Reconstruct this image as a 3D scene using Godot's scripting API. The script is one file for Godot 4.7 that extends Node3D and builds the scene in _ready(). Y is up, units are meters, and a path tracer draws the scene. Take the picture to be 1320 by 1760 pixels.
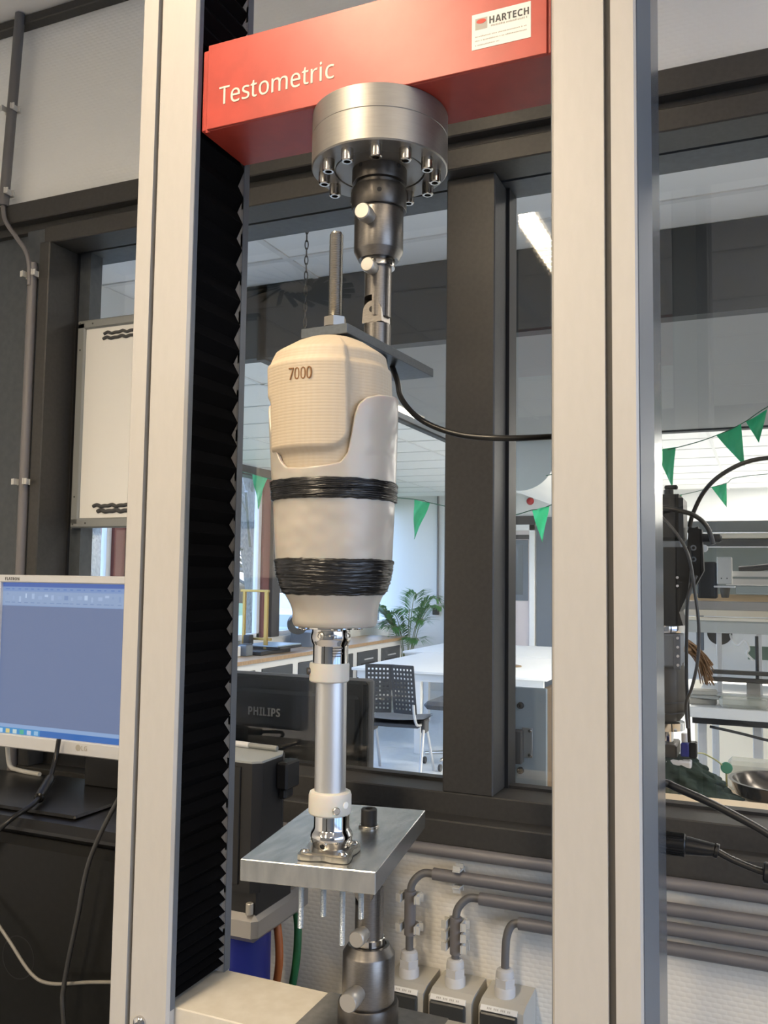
extends Node3D
# A materials-testing machine with a prosthetic socket in it, before an interior window; y up, metres.

class MB:
	var v := PackedVector3Array()
	var n := PackedVector3Array()
	var uv := PackedVector2Array()
	func tri(a: Vector3, b: Vector3, c: Vector3, na: Vector3, nb: Vector3, nc: Vector3, ua := Vector2.ZERO, ub := Vector2.ZERO, uc := Vector2.ZERO) -> void:
		if (b - a).cross(c - a).dot(na + nb + nc) > 0.0:
			v.append_array([a, c, b]); n.append_array([na, nc, nb]); uv.append_array([ua, uc, ub])
		else:
			v.append_array([a, b, c]); n.append_array([na, nb, nc]); uv.append_array([ua, ub, uc])
	func flat(a: Vector3, b: Vector3, c: Vector3, out: Vector3) -> void:
		var m := (b - a).cross(c - a).normalized()
		if m.dot(out) < 0.0: m = -m
		tri(a, b, c, m, m, m, Vector2(a.x + a.z, a.y), Vector2(b.x + b.z, b.y), Vector2(c.x + c.z, c.y))
	func quad(a: Vector3, b: Vector3, c: Vector3, d: Vector3, out: Vector3) -> void:
		flat(a, b, c, out); flat(a, c, d, out)
	# chamfered box: centre, size, chamfer, turn
	func box(c: Vector3, s: Vector3, bev := 0.0, turn := Basis.IDENTITY) -> MB:
		var h := s * 0.5
		var e := minf(bev, minf(h.x, minf(h.y, h.z)) * 0.95)
		var P := {}
		for sx in [-1, 1]:
			for sy in [-1, 1]:
				for sz in [-1, 1]:
					var q := Vector3(sx, sy, sz)
					for ax in 3:
						var p := Vector3(sx * (h.x - e), sy * (h.y - e), sz * (h.z - e))
						p[ax] = q[ax] * h[ax]
						P[[sx, sy, sz, ax]] = c + turn * p
		for ax in 3:
			var u := (ax + 1) % 3
			var w := (ax + 2) % 3
			for sg in [-1, 1]:
				var k := []
				for t in [[-1, -1], [1, -1], [1, 1], [-1, 1]]:
					var q := [0, 0, 0, ax]
					q[ax] = sg; q[u] = t[0]; q[w] = t[1]
					k.append(P[q])
				var o := Vector3.ZERO; o[ax] = sg
				quad(k[0], k[1], k[2], k[3], turn * o)
			if e > 0.0:
				for su in [-1, 1]:
					for sw in [-1, 1]:
						var a := [0, 0, 0, u]; a[ax] = -1; a[u] = su; a[w] = sw
						var b := a.duplicate(); b[ax] = 1
						var a2 := a.duplicate(); a2[3] = w
						var b2 := b.duplicate(); b2[3] = w
						var o := Vector3.ZERO; o[u] = su; o[w] = sw
						quad(P[a], P[b], P[b2], P[a2], turn * o)
		if e > 0.0:
			for sx in [-1, 1]:
				for sy in [-1, 1]:
					for sz in [-1, 1]:
						flat(P[[sx, sy, sz, 0]], P[[sx, sy, sz, 1]], P[[sx, sy, sz, 2]], turn * Vector3(sx, sy, sz))
		return self
	# box given by its two extreme corners
	func bb(a: Vector3, b: Vector3, bev := 0.0) -> MB:
		return box((a + b) * 0.5, (b - a).abs(), bev)
	# surface of revolution about local y; prof = [radius, height] pairs, creases above 33 degrees stay sharp
	func lathe(prof: Array, seg := 32, xf := Transform3D.IDENTITY) -> MB:
		var cnt := prof.size()
		var fn := []
		for i in cnt - 1:
			var d := Vector2(prof[i + 1][0] - prof[i][0], prof[i + 1][1] - prof[i][1])
			fn.append(Vector2(d.y, -d.x).normalized())
		var area := 0.0
		for i in cnt - 1:
			area += (prof[i + 1][1] - prof[i][1]) * (prof[i + 1][0] + prof[i][0])
		var flip := 1.0 if area >= 0.0 else -1.0
		for i in cnt - 1:
			if (Vector2(prof[i + 1][0], prof[i + 1][1]) - Vector2(prof[i][0], prof[i][1])).length() < 1e-7: continue
			var f: Vector2 = fn[i]
			var n0 := f
			var n1 := f
			if i > 0 and f.dot(fn[i - 1]) > 0.84: n0 = (f + fn[i - 1]).normalized()
			if i < cnt - 2 and f.dot(fn[i + 1]) > 0.84: n1 = (f + fn[i + 1]).normalized()
			for k in seg:
				var a0 := TAU * k / seg
				var a1 := TAU * (k + 1) / seg
				var c0 := Vector2(cos(a0), sin(a0))
				var c1 := Vector2(cos(a1), sin(a1))
				var p := []
				var nn := []
				for q in [[c0, 0], [c1, 0], [c1, 1], [c0, 1]]:
					var pr: Array = prof[i + q[1]]
					var nv: Vector2 = (n1 if q[1] else n0) * flip
					var cc: Vector2 = q[0]
					p.append(xf * Vector3(cc.x * pr[0], pr[1], cc.y * pr[0]))
					nn.append((xf.basis * Vector3(cc.x * nv.x, nv.y, cc.y * nv.x)).normalized())
				var u0 := float(k) / seg
				var u1 := float(k + 1) / seg
				var w0: float = prof[i][1]
				var w1: float = prof[i + 1][1]
				if prof[i][0] > 1e-7: tri(p[0], p[1], p[2], nn[0], nn[1], nn[2], Vector2(u0, w0), Vector2(u1, w0), Vector2(u1, w1))
				if prof[i + 1][0] > 1e-7: tri(p[0], p[2], p[3], nn[0], nn[2], nn[3], Vector2(u0, w0), Vector2(u1, w1), Vector2(u0, w1))
		return self
	# closed cylinder between two points, with a small chamfer
	func rod(a: Vector3, b: Vector3, r: float, seg := 20, ch := 0.0, r2 := -1.0) -> MB:
		if r2 < 0.0: r2 = r
		var y := (b - a).normalized()
		var x := y.cross(Vector3.FORWARD if absf(y.z) < 0.9 else Vector3.RIGHT).normalized()
		var L := (b - a).length()
		var pr := [[0.0, 0.0], [r - ch, 0.0], [r, ch], [r2, L - ch], [r2 - ch, L], [0.0, L]]
		return lathe(pr, seg, Transform3D(Basis(x, y, x.cross(y)), a))
	# tube swept along points (smoothed)
	func sweep(pts: Array, r: float, seg := 10, sub := 6, flatten := 1.0) -> MB:
		var path := []
		for i in pts.size() - 1:
			var p0: Vector3 = pts[maxi(i - 1, 0)]
			var p1: Vector3 = pts[i]
			var p2: Vector3 = pts[i + 1]
			var p3: Vector3 = pts[mini(i + 2, pts.size() - 1)]
			for k in sub:
				path.append(p1.cubic_interpolate(p2, p0, p3, float(k) / sub))
		path.append(pts[-1])
		var up := Vector3(0.123, 0.9, 0.31).normalized()
		var rings := []
		var nors := []
		for i in path.size():
			var t: Vector3 = (path[mini(i + 1, path.size() - 1)] - path[maxi(i - 1, 0)]).normalized()
			up = (up - t * up.dot(t)).normalized()
			var s := t.cross(up)
			var ring := []
			var nr := []
			for k in seg:
				var a := TAU * k / seg
				var d := up * cos(a) * flatten + s * sin(a)
				ring.append(path[i] + d * r); nr.append(d.normalized())
			rings.append(ring); nors.append(nr)
		for i in path.size() - 1:
			for k in seg:
				var m := (k + 1) % seg
				tri(rings[i][k], rings[i][m], rings[i + 1][m], nors[i][k], nors[i][m], nors[i + 1][m])
				tri(rings[i][k], rings[i + 1][m], rings[i + 1][k], nors[i][k], nors[i + 1][m], nors[i + 1][k])
		for e in [0, path.size() - 1]:
			var o: Vector3 = (path[0] - path[1]) if e == 0 else (path[-1] - path[-2])
			for k in range(1, seg - 1): flat(rings[e][0], rings[e][k], rings[e][k + 1], o)
		return self
	# polygon in local xy, extruded along local z
	func prism(poly: PackedVector2Array, z0: float, z1: float, xf := Transform3D.IDENTITY) -> MB:
		var idx := Geometry2D.triangulate_polygon(poly)
		for i in range(0, idx.size(), 3):
			var a := poly[idx[i]]
			var b := poly[idx[i + 1]]
			var c := poly[idx[i + 2]]
			flat(xf * Vector3(a.x, a.y, z1), xf * Vector3(b.x, b.y, z1), xf * Vector3(c.x, c.y, z1), xf.basis.z * signf(z1 - z0))
			flat(xf * Vector3(a.x, a.y, z0), xf * Vector3(b.x, b.y, z0), xf * Vector3(c.x, c.y, z0), -xf.basis.z * signf(z1 - z0))
		var ccw := not Geometry2D.is_polygon_clockwise(poly)
		for i in poly.size():
			var a := poly[i]
			var b := poly[(i + 1) % poly.size()]
			var d := b - a
			var o := Vector3(d.y, -d.x, 0) if ccw else Vector3(-d.y, d.x, 0)
			quad(xf * Vector3(a.x, a.y, z0), xf * Vector3(b.x, b.y, z0), xf * Vector3(b.x, b.y, z1), xf * Vector3(a.x, a.y, z1), xf.basis * o)
		return self
	# grid of points g[row][column]; smooth normals; columns may close
	func grid(g: Array, closed := true, hint := Vector3.ZERO, uvs: Array = []) -> MB:
		var R := g.size()
		var K: int = g[0].size()
		var nn := []
		for i in R:
			var row := []
			for k in K:
				var l: int = (k - 1 + K) % K if closed else maxi(k - 1, 0)
				var m: int = (k + 1) % K if closed else mini(k + 1, K - 1)
				var du: Vector3 = g[i][m] - g[i][l]
				var dv: Vector3 = g[mini(i + 1, R - 1)][k] - g[maxi(i - 1, 0)][k]
				row.append(dv.cross(du).normalized())
			nn.append(row)
		var ctr := Vector3.ZERO
		for k in K: ctr += g[R / 2][k] / K
		var w := 0.0
		for k in K: w += nn[R / 2][k].dot(hint if hint != Vector3.ZERO else g[R / 2][k] - ctr)
		if w < 0.0:
			for i in R:
				for k in K: nn[i][k] = -nn[i][k]
		for i in R - 1:
			for k in (K if closed else K - 1):
				var m: int = (k + 1) % K
				var ua := Vector2(float(k) / K, float(i) / R)
				var ub := Vector2(float(k + 1) / K, float(i) / R)
				var uc := Vector2(float(k + 1) / K, float(i + 1) / R)
				var ud := Vector2(float(k) / K, float(i + 1) / R)
				if uvs:
					ua.y = uvs[i]; ub.y = uvs[i]; uc.y = uvs[i + 1]; ud.y = uvs[i + 1]
				tri(g[i][k], g[i][m], g[i + 1][m], nn[i][k], nn[i][m], nn[i + 1][m], ua, ub, uc)
				tri(g[i][k], g[i + 1][m], g[i + 1][k], nn[i][k], nn[i + 1][m], nn[i + 1][k], ua, uc, ud)
		return self
	func mesh(off := Vector3.ZERO) -> ArrayMesh:
		var vv := v
		if off != Vector3.ZERO:
			vv = v.duplicate()
			for i in vv.size(): vv[i] += off
		var a := []
		a.resize(Mesh.ARRAY_MAX)
		a[Mesh.ARRAY_VERTEX] = vv; a[Mesh.ARRAY_NORMAL] = n; a[Mesh.ARRAY_TEX_UV] = uv
		var m := ArrayMesh.new()
		m.add_surface_from_arrays(Mesh.PRIMITIVE_TRIANGLES, a)
		return m

# ---------------------------------------------------------------- naming and adding
var taken := {}
func numbered(called: String) -> String:
	taken[called] = taken.get(called, 0) + 1
	return called if taken[called] == 1 else "%s_%03d" % [called, taken[called] - 1]

func where(o: Node) -> Vector3:
	var p := Vector3.ZERO
	while o != self and o != null:
		p += o.position
		o = o.get_parent()
	return p

func tag(o: Node3D, label: String, category: String, group := "", kind := "") -> Node3D:
	o.set_meta("label", label); o.set_meta("category", category)
	if group: o.set_meta("group", group)
	if kind: o.set_meta("kind", kind)
	return o

func thing(called: String, label: String, category: String, at := Vector3.ZERO, group := "", kind := "") -> Node3D:
	var o := Node3D.new()
	o.name = numbered(called); o.position = at
	add_child(o)
	tag(o, label, category, group, kind)
	return o

func part(called: String, mb: MB, m: Material, parent: Node, label := "") -> MeshInstance3D:
	var o := MeshInstance3D.new()
	o.name = called
	parent.add_child(o, true)
	o.mesh = mb.mesh(-where(parent))
	o.material_override = m
	if label: o.set_meta("label", label)
	return o

# a thing of one mesh, its origin set at "at"
func single(called: String, mb: MB, m: Material, label: String, category: String, at := Vector3.ZERO, group := "", kind := "") -> MeshInstance3D:
	var o := MeshInstance3D.new()
	o.name = numbered(called); o.position = at
	add_child(o)
	o.mesh = mb.mesh(-at)
	o.material_override = m
	tag(o, label, category, group, kind)
	return o

func copy(o: Node3D, called: String, at: Vector3, label := "", turn := 0.0) -> Node3D:
	var c: Node3D = o.duplicate()
	c.name = numbered(called); add_child(c); c.position = at; c.rotation.y = turn
	if label: c.set_meta("label", label)
	return c

func text(s: String, height: float, xf: Transform3D, m: Material, parent: Node, called := "lettering", depth := 0.0006, wide := 1.0, bold := false) -> MeshInstance3D:
	var f := SystemFont.new()
	f.font_names = PackedStringArray(["Droid Sans"])
	if bold: f.font_weight = 700
	var t := TextMesh.new()
	t.text = s; t.font = f; t.font_size = 48
	t.pixel_size = height / (48.0 * 0.714); t.depth = depth; t.curve_step = 2.0
	var o := MeshInstance3D.new()
	o.name = called; parent.add_child(o, true)
	o.mesh = t; o.material_override = m
	o.transform = Transform3D(xf.basis * Basis.from_scale(Vector3(wide, 1, 1)), xf.origin - where(parent))
	return o

# ---------------------------------------------------------------- materials
func lin(r: float, g: float, b: float, a := 1.0) -> Color:
	var c := Color(r, g, b).linear_to_srgb()
	c.a = a
	return c

func mat(r: float, g: float, b: float, rough := 0.5, metal := 0.0) -> StandardMaterial3D:
	var m := StandardMaterial3D.new()
	m.albedo_color = lin(r, g, b); m.roughness = rough; m.metallic = metal
	return m

func noise_tex(freq: float, lo: Color, hi: Color, seed_ := 1, size := 256, oct := 4, as_normal := false) -> NoiseTexture2D:
	var f := FastNoiseLite.new()
	f.seed = seed_; f.frequency = freq; f.fractal_octaves = oct
	var t := NoiseTexture2D.new()
	t.width = size; t.height = size; t.seamless = true; t.noise = f
	if as_normal:
		t.as_normal_map = true; t.bump_strength = 4.0
	else:
		var g := Gradient.new()
		g.set_color(0, lo); g.set_color(1, hi)
		t.color_ramp = g
	return t

func grain(m: StandardMaterial3D, t: Texture2D, scale: Vector3) -> StandardMaterial3D:
	m.albedo_texture = t
	m.uv1_triplanar = true; m.uv1_world_triplanar = true; m.uv1_scale = scale
	return m

func relief(m: StandardMaterial3D, t: Texture2D, cm: float, scale: Vector3) -> StandardMaterial3D:
	m.heightmap_enabled = true; m.heightmap_texture = t; m.heightmap_scale = cm
	m.uv1_triplanar = true; m.uv1_world_triplanar = true; m.uv1_scale = scale
	return m

func image_tex(w: int, h: int, f: Callable) -> ImageTexture:
	var im := Image.create(w, h, false, Image.FORMAT_RGB8)
	for y in h:
		for x in w: im.set_pixel(x, y, f.call(x, y))
	return ImageTexture.create_from_image(im)

var M := {}
func make_materials() -> void:
	var fiber := image_tex(128, 128, func(x: int, y: int) -> Color:
		var row := int(y / 8)
		var u := fposmod(x + (row % 2) * 8, 16.0) / 16.0
		var w := fposmod(y, 8.0) / 8.0
		var k := pow(sin(PI * u), 0.7) * pow(sin(PI * w), 0.7)
		return Color(k, k, k))
	var streak := FastNoiseLite.new()
	streak.seed = 31; streak.frequency = 0.05; streak.fractal_octaves = 3
	var speck := noise_tex(0.06, Color(0.86, 0.86, 0.86), Color(1, 1, 1), 3)
	var soft := noise_tex(0.05, Color(0.982, 0.982, 0.982), Color(1, 1, 1), 2)
	M.plaster = relief(mat(0.80, 0.81, 0.79, 0.75), fiber, 0.035, Vector3(9, 9, 9))
	M.plaster_lampwarm = relief(mat(0.80, 0.765, 0.69, 0.7), fiber, 0.04, Vector3(9, 9, 9))  # warm lamplight on the lower wall is put into this plaster colour
	M.frame = grain(mat(0.042, 0.040, 0.0365, 0.5), speck, Vector3(6, 6, 6))
	M.seal = mat(0.012, 0.012, 0.013, 0.5)
	M.panel = grain(mat(0.068, 0.078, 0.088, 0.5), speck, Vector3(3, 3, 3))
	M.alu = grain(mat(0.475, 0.46, 0.437, 0.45, 0.12), soft, Vector3(8, 2, 8))
	M.alu_strip = mat(0.115, 0.13, 0.155, 0.55, 0.1)  # on the column sides, bluish reflected daylight is put into this colour
	M.groove = mat(0.10, 0.095, 0.09, 0.5)
	M.cover = mat(0.10, 0.11, 0.125, 0.22, 0.2)
	M.bellows = mat(0.0026, 0.0026, 0.0032, 0.85)
	M.bellows.metallic_specular = 0.15
	M.red = grain(mat(0.46, 0.052, 0.034, 0.39), noise_tex(0.02, Color(0.9, 0.9, 0.9), Color(1, 1, 1), 8), Vector3(4, 4, 4))
	M.letter = mat(0.66, 0.60, 0.52, 0.5)
	M.cream = grain(mat(0.58, 0.545, 0.475, 0.5), noise_tex(0.03, Color(0.93, 0.92, 0.9), Color(1, 1, 1), 4), Vector3(4, 4, 4))
	M.greyplate = grain(mat(0.22, 0.215, 0.205, 0.45, 0.3), speck, Vector3(5, 5, 5))
	M.cell = grain(mat(0.38, 0.365, 0.34, 0.44, 0.85), noise_tex(0.03, Color(0.94, 0.94, 0.94), Color(1, 1, 1), 5), Vector3(4, 40, 4))
	M.steel = mat(0.55, 0.53, 0.50, 0.22, 1.0)
	M.gunmetal = grain(mat(0.135, 0.125, 0.115, 0.38, 0.85), speck, Vector3(10, 10, 10))
	M.satin = grain(mat(0.25, 0.235, 0.22, 0.34, 0.9), speck, Vector3(10, 40, 10))
	M.knob = mat(0.46, 0.44, 0.405, 0.42, 0.6)
	M.dark = mat(0.01, 0.01, 0.01, 0.6)
	M.chrome = mat(0.62, 0.61, 0.60, 0.08, 1.0)
	M.zinc = mat(0.36, 0.345, 0.315, 0.3, 1.0)
	M.bluesteel = mat(0.52, 0.57, 0.62, 0.36, 0.9)
	M.barsteel = grain(mat(0.085, 0.10, 0.12, 0.36, 0.75), speck, Vector3(10, 10, 10))
	M.plate = grain(mat(0.58, 0.59, 0.59, 0.26, 0.9), noise_tex(0.02, Color(0.82, 0.84, 0.85), Color(1, 1, 1), 9), Vector3(14, 4, 3))
	M.tube = mat(0.60, 0.605, 0.61, 0.40, 0.9)
	M.nylon = mat(0.50, 0.485, 0.445, 0.4)
	M.nylon.subsurf_scatter_enabled = true; M.nylon.subsurf_scatter_strength = 0.25
	M.socket = mat(0.42, 0.383, 0.333, 0.32)
	M.socket.subsurf_scatter_enabled = true; M.socket.subsurf_scatter_strength = 0.2
	relief(M.socket, noise_tex(0.012, Color.BLACK, Color.WHITE, 12, 256, 2), 0.16, Vector3(9, 9, 9))
	M.tape = mat(1, 1, 1, 0.28)
	M.tape.albedo_texture = image_tex(512, 128, func(x: int, y: int) -> Color:
		var a: float = streak.get_noise_2d(cos(x * TAU / 512.0) * 9.0, y * 3.1 + sin(x * TAU / 512.0) * 9.0)
		var b: float = streak.get_noise_2d(cos(x * TAU / 512.0) * 40.0 + 300.0, y * 9.0 + sin(x * TAU / 512.0) * 40.0)
		var k := 0.078 + 0.025 * a + (0.22 if a > 0.22 and b > 0.30 else 0.0)
		return Color(k, k, k * 1.04))
	M.thread_white = mat(0.5, 0.49, 0.46, 0.5)
	# machined beech: horizontal cutter steps and pale vertical grain
	var wood := image_tex(256, 256, func(x: int, y: int) -> Color:
		var a := 0.5 + 0.5 * sin(x * TAU * 9.0 / 256.0 + 1.7 * sin(x * TAU * 2.0 / 256.0) + 0.35 * sin(y * TAU / 256.0))
		var b := 0.5 + 0.5 * sin(x * TAU * 41.0 / 256.0 + 0.8 * sin(y * TAU * 2.0 / 256.0))
		var k := 0.982 + 0.011 * a + 0.006 * b
		return Color(k, k * (0.985 + 0.01 * a), k * (0.965 + 0.02 * a)))
	var steps := image_tex(16, 256, func(_x: int, y: int) -> Color:
		var k := pow(absf(sin(y * PI * 12.0 / 256.0)), 0.5)
		return Color(k, k, k))
	M.wood = relief(mat(0.50, 0.425, 0.325, 0.6), steps, 0.014, Vector3(16, 28, 16))
	M.wood.albedo_texture = wood
	M.wood.uv1_scale = Vector3(16, 28, 16)
	M.burnt = mat(0.20, 0.09, 0.03, 0.8)
	M.black = mat(0.007, 0.007, 0.0075, 0.35)
	M.blackgloss = grain(mat(0.011, 0.011, 0.0105, 0.3), speck, Vector3(4, 4, 4))
	M.shell = mat(0.006, 0.008, 0.011, 0.22)
	M.blackmatte = mat(0.007, 0.007, 0.008, 0.55)
	M.cable = mat(0.010, 0.010, 0.010, 0.35)
	M.greycable = mat(0.035, 0.035, 0.035, 0.32)
	M.blackgloss.metallic_specular = 0.3
	M.palecable = mat(0.20, 0.19, 0.17, 0.5)
	M.silver = mat(0.62, 0.63, 0.65, 0.4, 0.1)
	M.pipe = mat(0.165, 0.155, 0.157, 0.42)
	M.pipedark = mat(0.125, 0.122, 0.122, 0.45)
	M.clip = mat(0.58, 0.57, 0.53, 0.5)
	M.gland = mat(0.55, 0.55, 0.55, 0.42)
	M.boxgrey = mat(0.52, 0.50, 0.44, 0.5)
	M.lid = mat(0.045, 0.046, 0.044, 0.35)
	M.white = mat(0.80, 0.80, 0.78, 0.6)
	M.paper = mat(0.80, 0.79, 0.75, 0.7)
	M.print_grey = mat(0.42, 0.40, 0.36, 0.7)
	M.print_dark = mat(0.06, 0.06, 0.06, 0.7)
	M.print_red = mat(0.55, 0.05, 0.03, 0.6)
	M.wallwhite = mat(0.78, 0.79, 0.78, 0.8)
	M.tile = mat(0.80, 0.80, 0.79, 0.85)
	M.tilebar = mat(0.68, 0.68, 0.67, 0.6)
	M.bulk = mat(0.032, 0.036, 0.039, 0.6)
	M.soffit = mat(0.30, 0.30, 0.29, 0.8)
	M.floor = grain(mat(0.62, 0.66, 0.68, 0.3), noise_tex(0.05, Color(0.93, 0.93, 0.93), Color(1, 1, 1), 6), Vector3(1, 1, 1))
	M.floorwarm = grain(mat(0.42, 0.41, 0.40, 0.45), noise_tex(0.05, Color(0.9, 0.9, 0.9), Color(1, 1, 1), 7), Vector3(1, 1, 1))
	M.greywall = mat(0.14, 0.16, 0.185, 0.7)
	M.redframe = mat(0.17, 0.05, 0.045, 0.5)
	M.darkframe = mat(0.055, 0.048, 0.045, 0.5)
	M.bench = grain(mat(0.50, 0.33, 0.18, 0.4), noise_tex(0.02, Color(0.85, 0.82, 0.78), Color(1, 1, 1), 11), Vector3(1, 1, 6))
	M.drawer = mat(0.055, 0.062, 0.07, 0.5)
	M.gold = mat(0.42, 0.28, 0.08, 0.35, 0.7)
	M.flag = mat(0.015, 0.36, 0.17, 0.3)
	M.flag.cull_mode = BaseMaterial3D.CULL_DISABLED
	M.flag.backlight_enabled = true; M.flag.backlight = lin(0.02, 0.30, 0.13)
	M.string = mat(0.05, 0.16, 0.10, 0.6)
	M.duct = mat(0.72, 0.72, 0.70, 0.5)
	M.leaf = mat(0.075, 0.21, 0.055, 0.45)
	M.leaf.backlight_enabled = true; M.leaf.backlight = lin(0.05, 0.14, 0.03)
	M.stem = mat(0.20, 0.24, 0.09, 0.6)
	M.pot = mat(0.28, 0.26, 0.24, 0.6)
	M.chairgrey = mat(0.035, 0.036, 0.04, 0.45)
	M.chairseat = mat(0.085, 0.09, 0.10, 0.5)
	M.legmetal = mat(0.55, 0.56, 0.58, 0.35, 0.5)
	M.cabinet = mat(0.34, 0.42, 0.47, 0.4, 0.25)
	M.mdf = mat(0.30, 0.205, 0.12, 0.65)
	M.rigblack = mat(0.0055, 0.0065, 0.008, 0.45)
	M.rigblack.metallic_specular = 0.3
	M.rigbrown = mat(0.035, 0.030, 0.022, 0.5)
	M.bluepart = mat(0.012, 0.02, 0.19, 0.35)
	M.fabric = grain(mat(0.018, 0.042, 0.030, 0.85), noise_tex(0.05, Color(0.7, 0.7, 0.7), Color(1, 1, 1), 14), Vector3(6, 6, 6))
	M.bristle = mat(0.21, 0.115, 0.045, 0.6)
	M.brushwood = mat(0.45, 0.28, 0.12, 0.5)
	M.extrusion = mat(0.60, 0.61, 0.62, 0.4, 0.4)
	M.sillwood = mat(0.72, 0.58, 0.40, 0.5)
	M.creamwall = mat(0.76, 0.70, 0.58, 0.8)
	M.plastic = mat(0.62, 0.64, 0.56, 0.15)
	M.plastic.transparency = BaseMaterial3D.TRANSPARENCY_ALPHA
	M.plastic.albedo_color.a = 0.45
	M.darkmetal = mat(0.10, 0.09, 0.08, 0.2, 0.9)
	M.hosegreen = mat(0.02, 0.14, 0.05, 0.4)
	M.hoseorange = mat(0.45, 0.13, 0.03, 0.5)
	M.bracket = mat(0.42, 0.40, 0.38, 0.36, 0.7)
	M.motortop = mat(0.30, 0.32, 0.32, 0.5)
	M.bark = grain(mat(0.30, 0.27, 0.235, 0.9), noise_tex(0.05, Color(0.6, 0.6, 0.6), Color(1, 1, 1), 15), Vector3(2, 1, 2))
	M.grass = grain(mat(0.16, 0.23, 0.07, 0.9), noise_tex(0.04, Color(0.7, 0.7, 0.6), Color(1, 1, 1), 16), Vector3(1, 1, 1))
	M.road = mat(0.36, 0.36, 0.36, 0.8)
	M.brick = grain(mat(0.36, 0.17, 0.13, 0.9), speck, Vector3(2, 2, 2))
	M.carpaint = mat(0.55, 0.58, 0.60, 0.2)
	M.redplastic = mat(0.45, 0.02, 0.025, 0.3)
	M.dryboard = mat(0.80, 0.79, 0.75, 0.3)
	M.boardframe = mat(0.24, 0.25, 0.245, 0.4, 0.1)
	M.glass = StandardMaterial3D.new()
	M.glass.transparency = BaseMaterial3D.TRANSPARENCY_ALPHA
	M.glass.albedo_color = Color(0.10, 0.14, 0.13, 0.012); M.glass.roughness = 0.0
	M.glass.cull_mode = BaseMaterial3D.CULL_DISABLED
	M.lamp = mat(0.9, 0.9, 0.9, 0.5)
	M.lamp.emission_enabled = true; M.lamp.emission = Color(1.0, 0.93, 0.80); M.lamp.emission_energy_multiplier = 3.0
	M.louvre = mat(0.75, 0.74, 0.70, 0.15, 0.8)
	M.led = mat(0.9, 0.9, 0.9, 0.5)
	M.led.emission_enabled = true; M.led.emission = Color(1.0, 0.97, 0.92); M.led.emission_energy_multiplier = 2.0

# ---------------------------------------------------------------- small builders
func area(at: Vector3, size: Vector2, energy: float, col: Color, basis: Basis) -> void:
	var l := AreaLight3D.new()
	l.name = numbered("lamp_light")
	l.area_size = size; l.light_energy = energy; l.light_color = col
	l.area_range = 40.0; l.area_attenuation = 2.0
	l.shadow_enabled = true
	add_child(l)
	l.transform = Transform3D(basis, at)

const DOWN := Basis(Vector3(1, 0, 0), Vector3(0, 0, -1), Vector3(0, 1, 0))   # -z looks down

func frustum_profile(a: Array) -> Array:
	return a

func interp(tab: Array, y: float) -> float:
	if y <= tab[0][0]: return tab[0][1]
	for i in tab.size() - 1:
		if y <= tab[i + 1][0]:
			var t: float = (y - tab[i][0]) / (tab[i + 1][0] - tab[i][0])
			var a: float = tab[maxi(i - 1, 0)][1]
			var b: float = tab[i][1]
			var c: float = tab[i + 1][1]
			var d: float = tab[mini(i + 2, tab.size() - 1)][1]
			return lerpf(lerpf(b, c, t), cubic_interpolate(b, c, a, d, t), 0.5)
	return tab[-1][1]

func linear(tab: Array, y: float) -> float:
	if y <= tab[0][0]: return tab[0][1]
	for i in tab.size() - 1:
		if y <= tab[i + 1][0]: return lerpf(tab[i][1], tab[i + 1][1], (y - tab[i][0]) / (tab[i + 1][0] - tab[i][0]))
	return tab[-1][1]

func hexagon(r: float) -> PackedVector2Array:
	var p := PackedVector2Array()
	for k in 6: p.append(Vector2(cos(TAU * k / 6.0 + 0.2), sin(TAU * k / 6.0 + 0.2)) * r)
	return p

const UPRIGHT := Basis(Vector3(1, 0, 0), Vector3(0, 0, 1), Vector3(0, 1, 0))   # local z -> world y, local y -> world z

# ================================================================ the scene
func _ready() -> void:
	var cam := Camera3D.new()
	cam.name = "camera"
	cam.position = Vector3(0.38509, 1.6, 0.86593)
	cam.rotation_degrees = Vector3(4.22, 23.38, 0.753)
	cam.fov = 60.47; cam.near = 0.02; cam.far = 200.0
	add_child(cam)
	var env := Environment.new()
	env.background_mode = Environment.BG_SKY
	var sky := Sky.new()
	var sm := ProceduralSkyMaterial.new()
	sm.sky_top_color = Color(0.55, 0.70, 0.92); sm.sky_horizon_color = Color(0.86, 0.91, 0.97)
	sm.ground_horizon_color = Color(0.55, 0.55, 0.52); sm.ground_bottom_color = Color(0.4, 0.4, 0.37)
	sm.sky_energy_multiplier = 2.0; sm.ground_energy_multiplier = 0.8
	sky.sky_material = sm
	env.sky = sky
	env.tonemap_mode = Environment.TONE_MAPPER_LINEAR
	env.tonemap_exposure = 1.55
	env.sdfgi_enabled = true; env.ssao_enabled = true; env.ssil_enabled = true
	var we := WorldEnvironment.new()
	we.name = "environment"; we.environment = env
	add_child(we)
	make_materials()
	build_room()
	build_window()
	build_back_room()
	build_machine()
	build_load_train()
	build_limb()
	build_left()
	build_wall_services()
	build_motor_unit()
	build_cables()
	build_behind_glass()
	build_right_back()
	build_outside()

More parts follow.
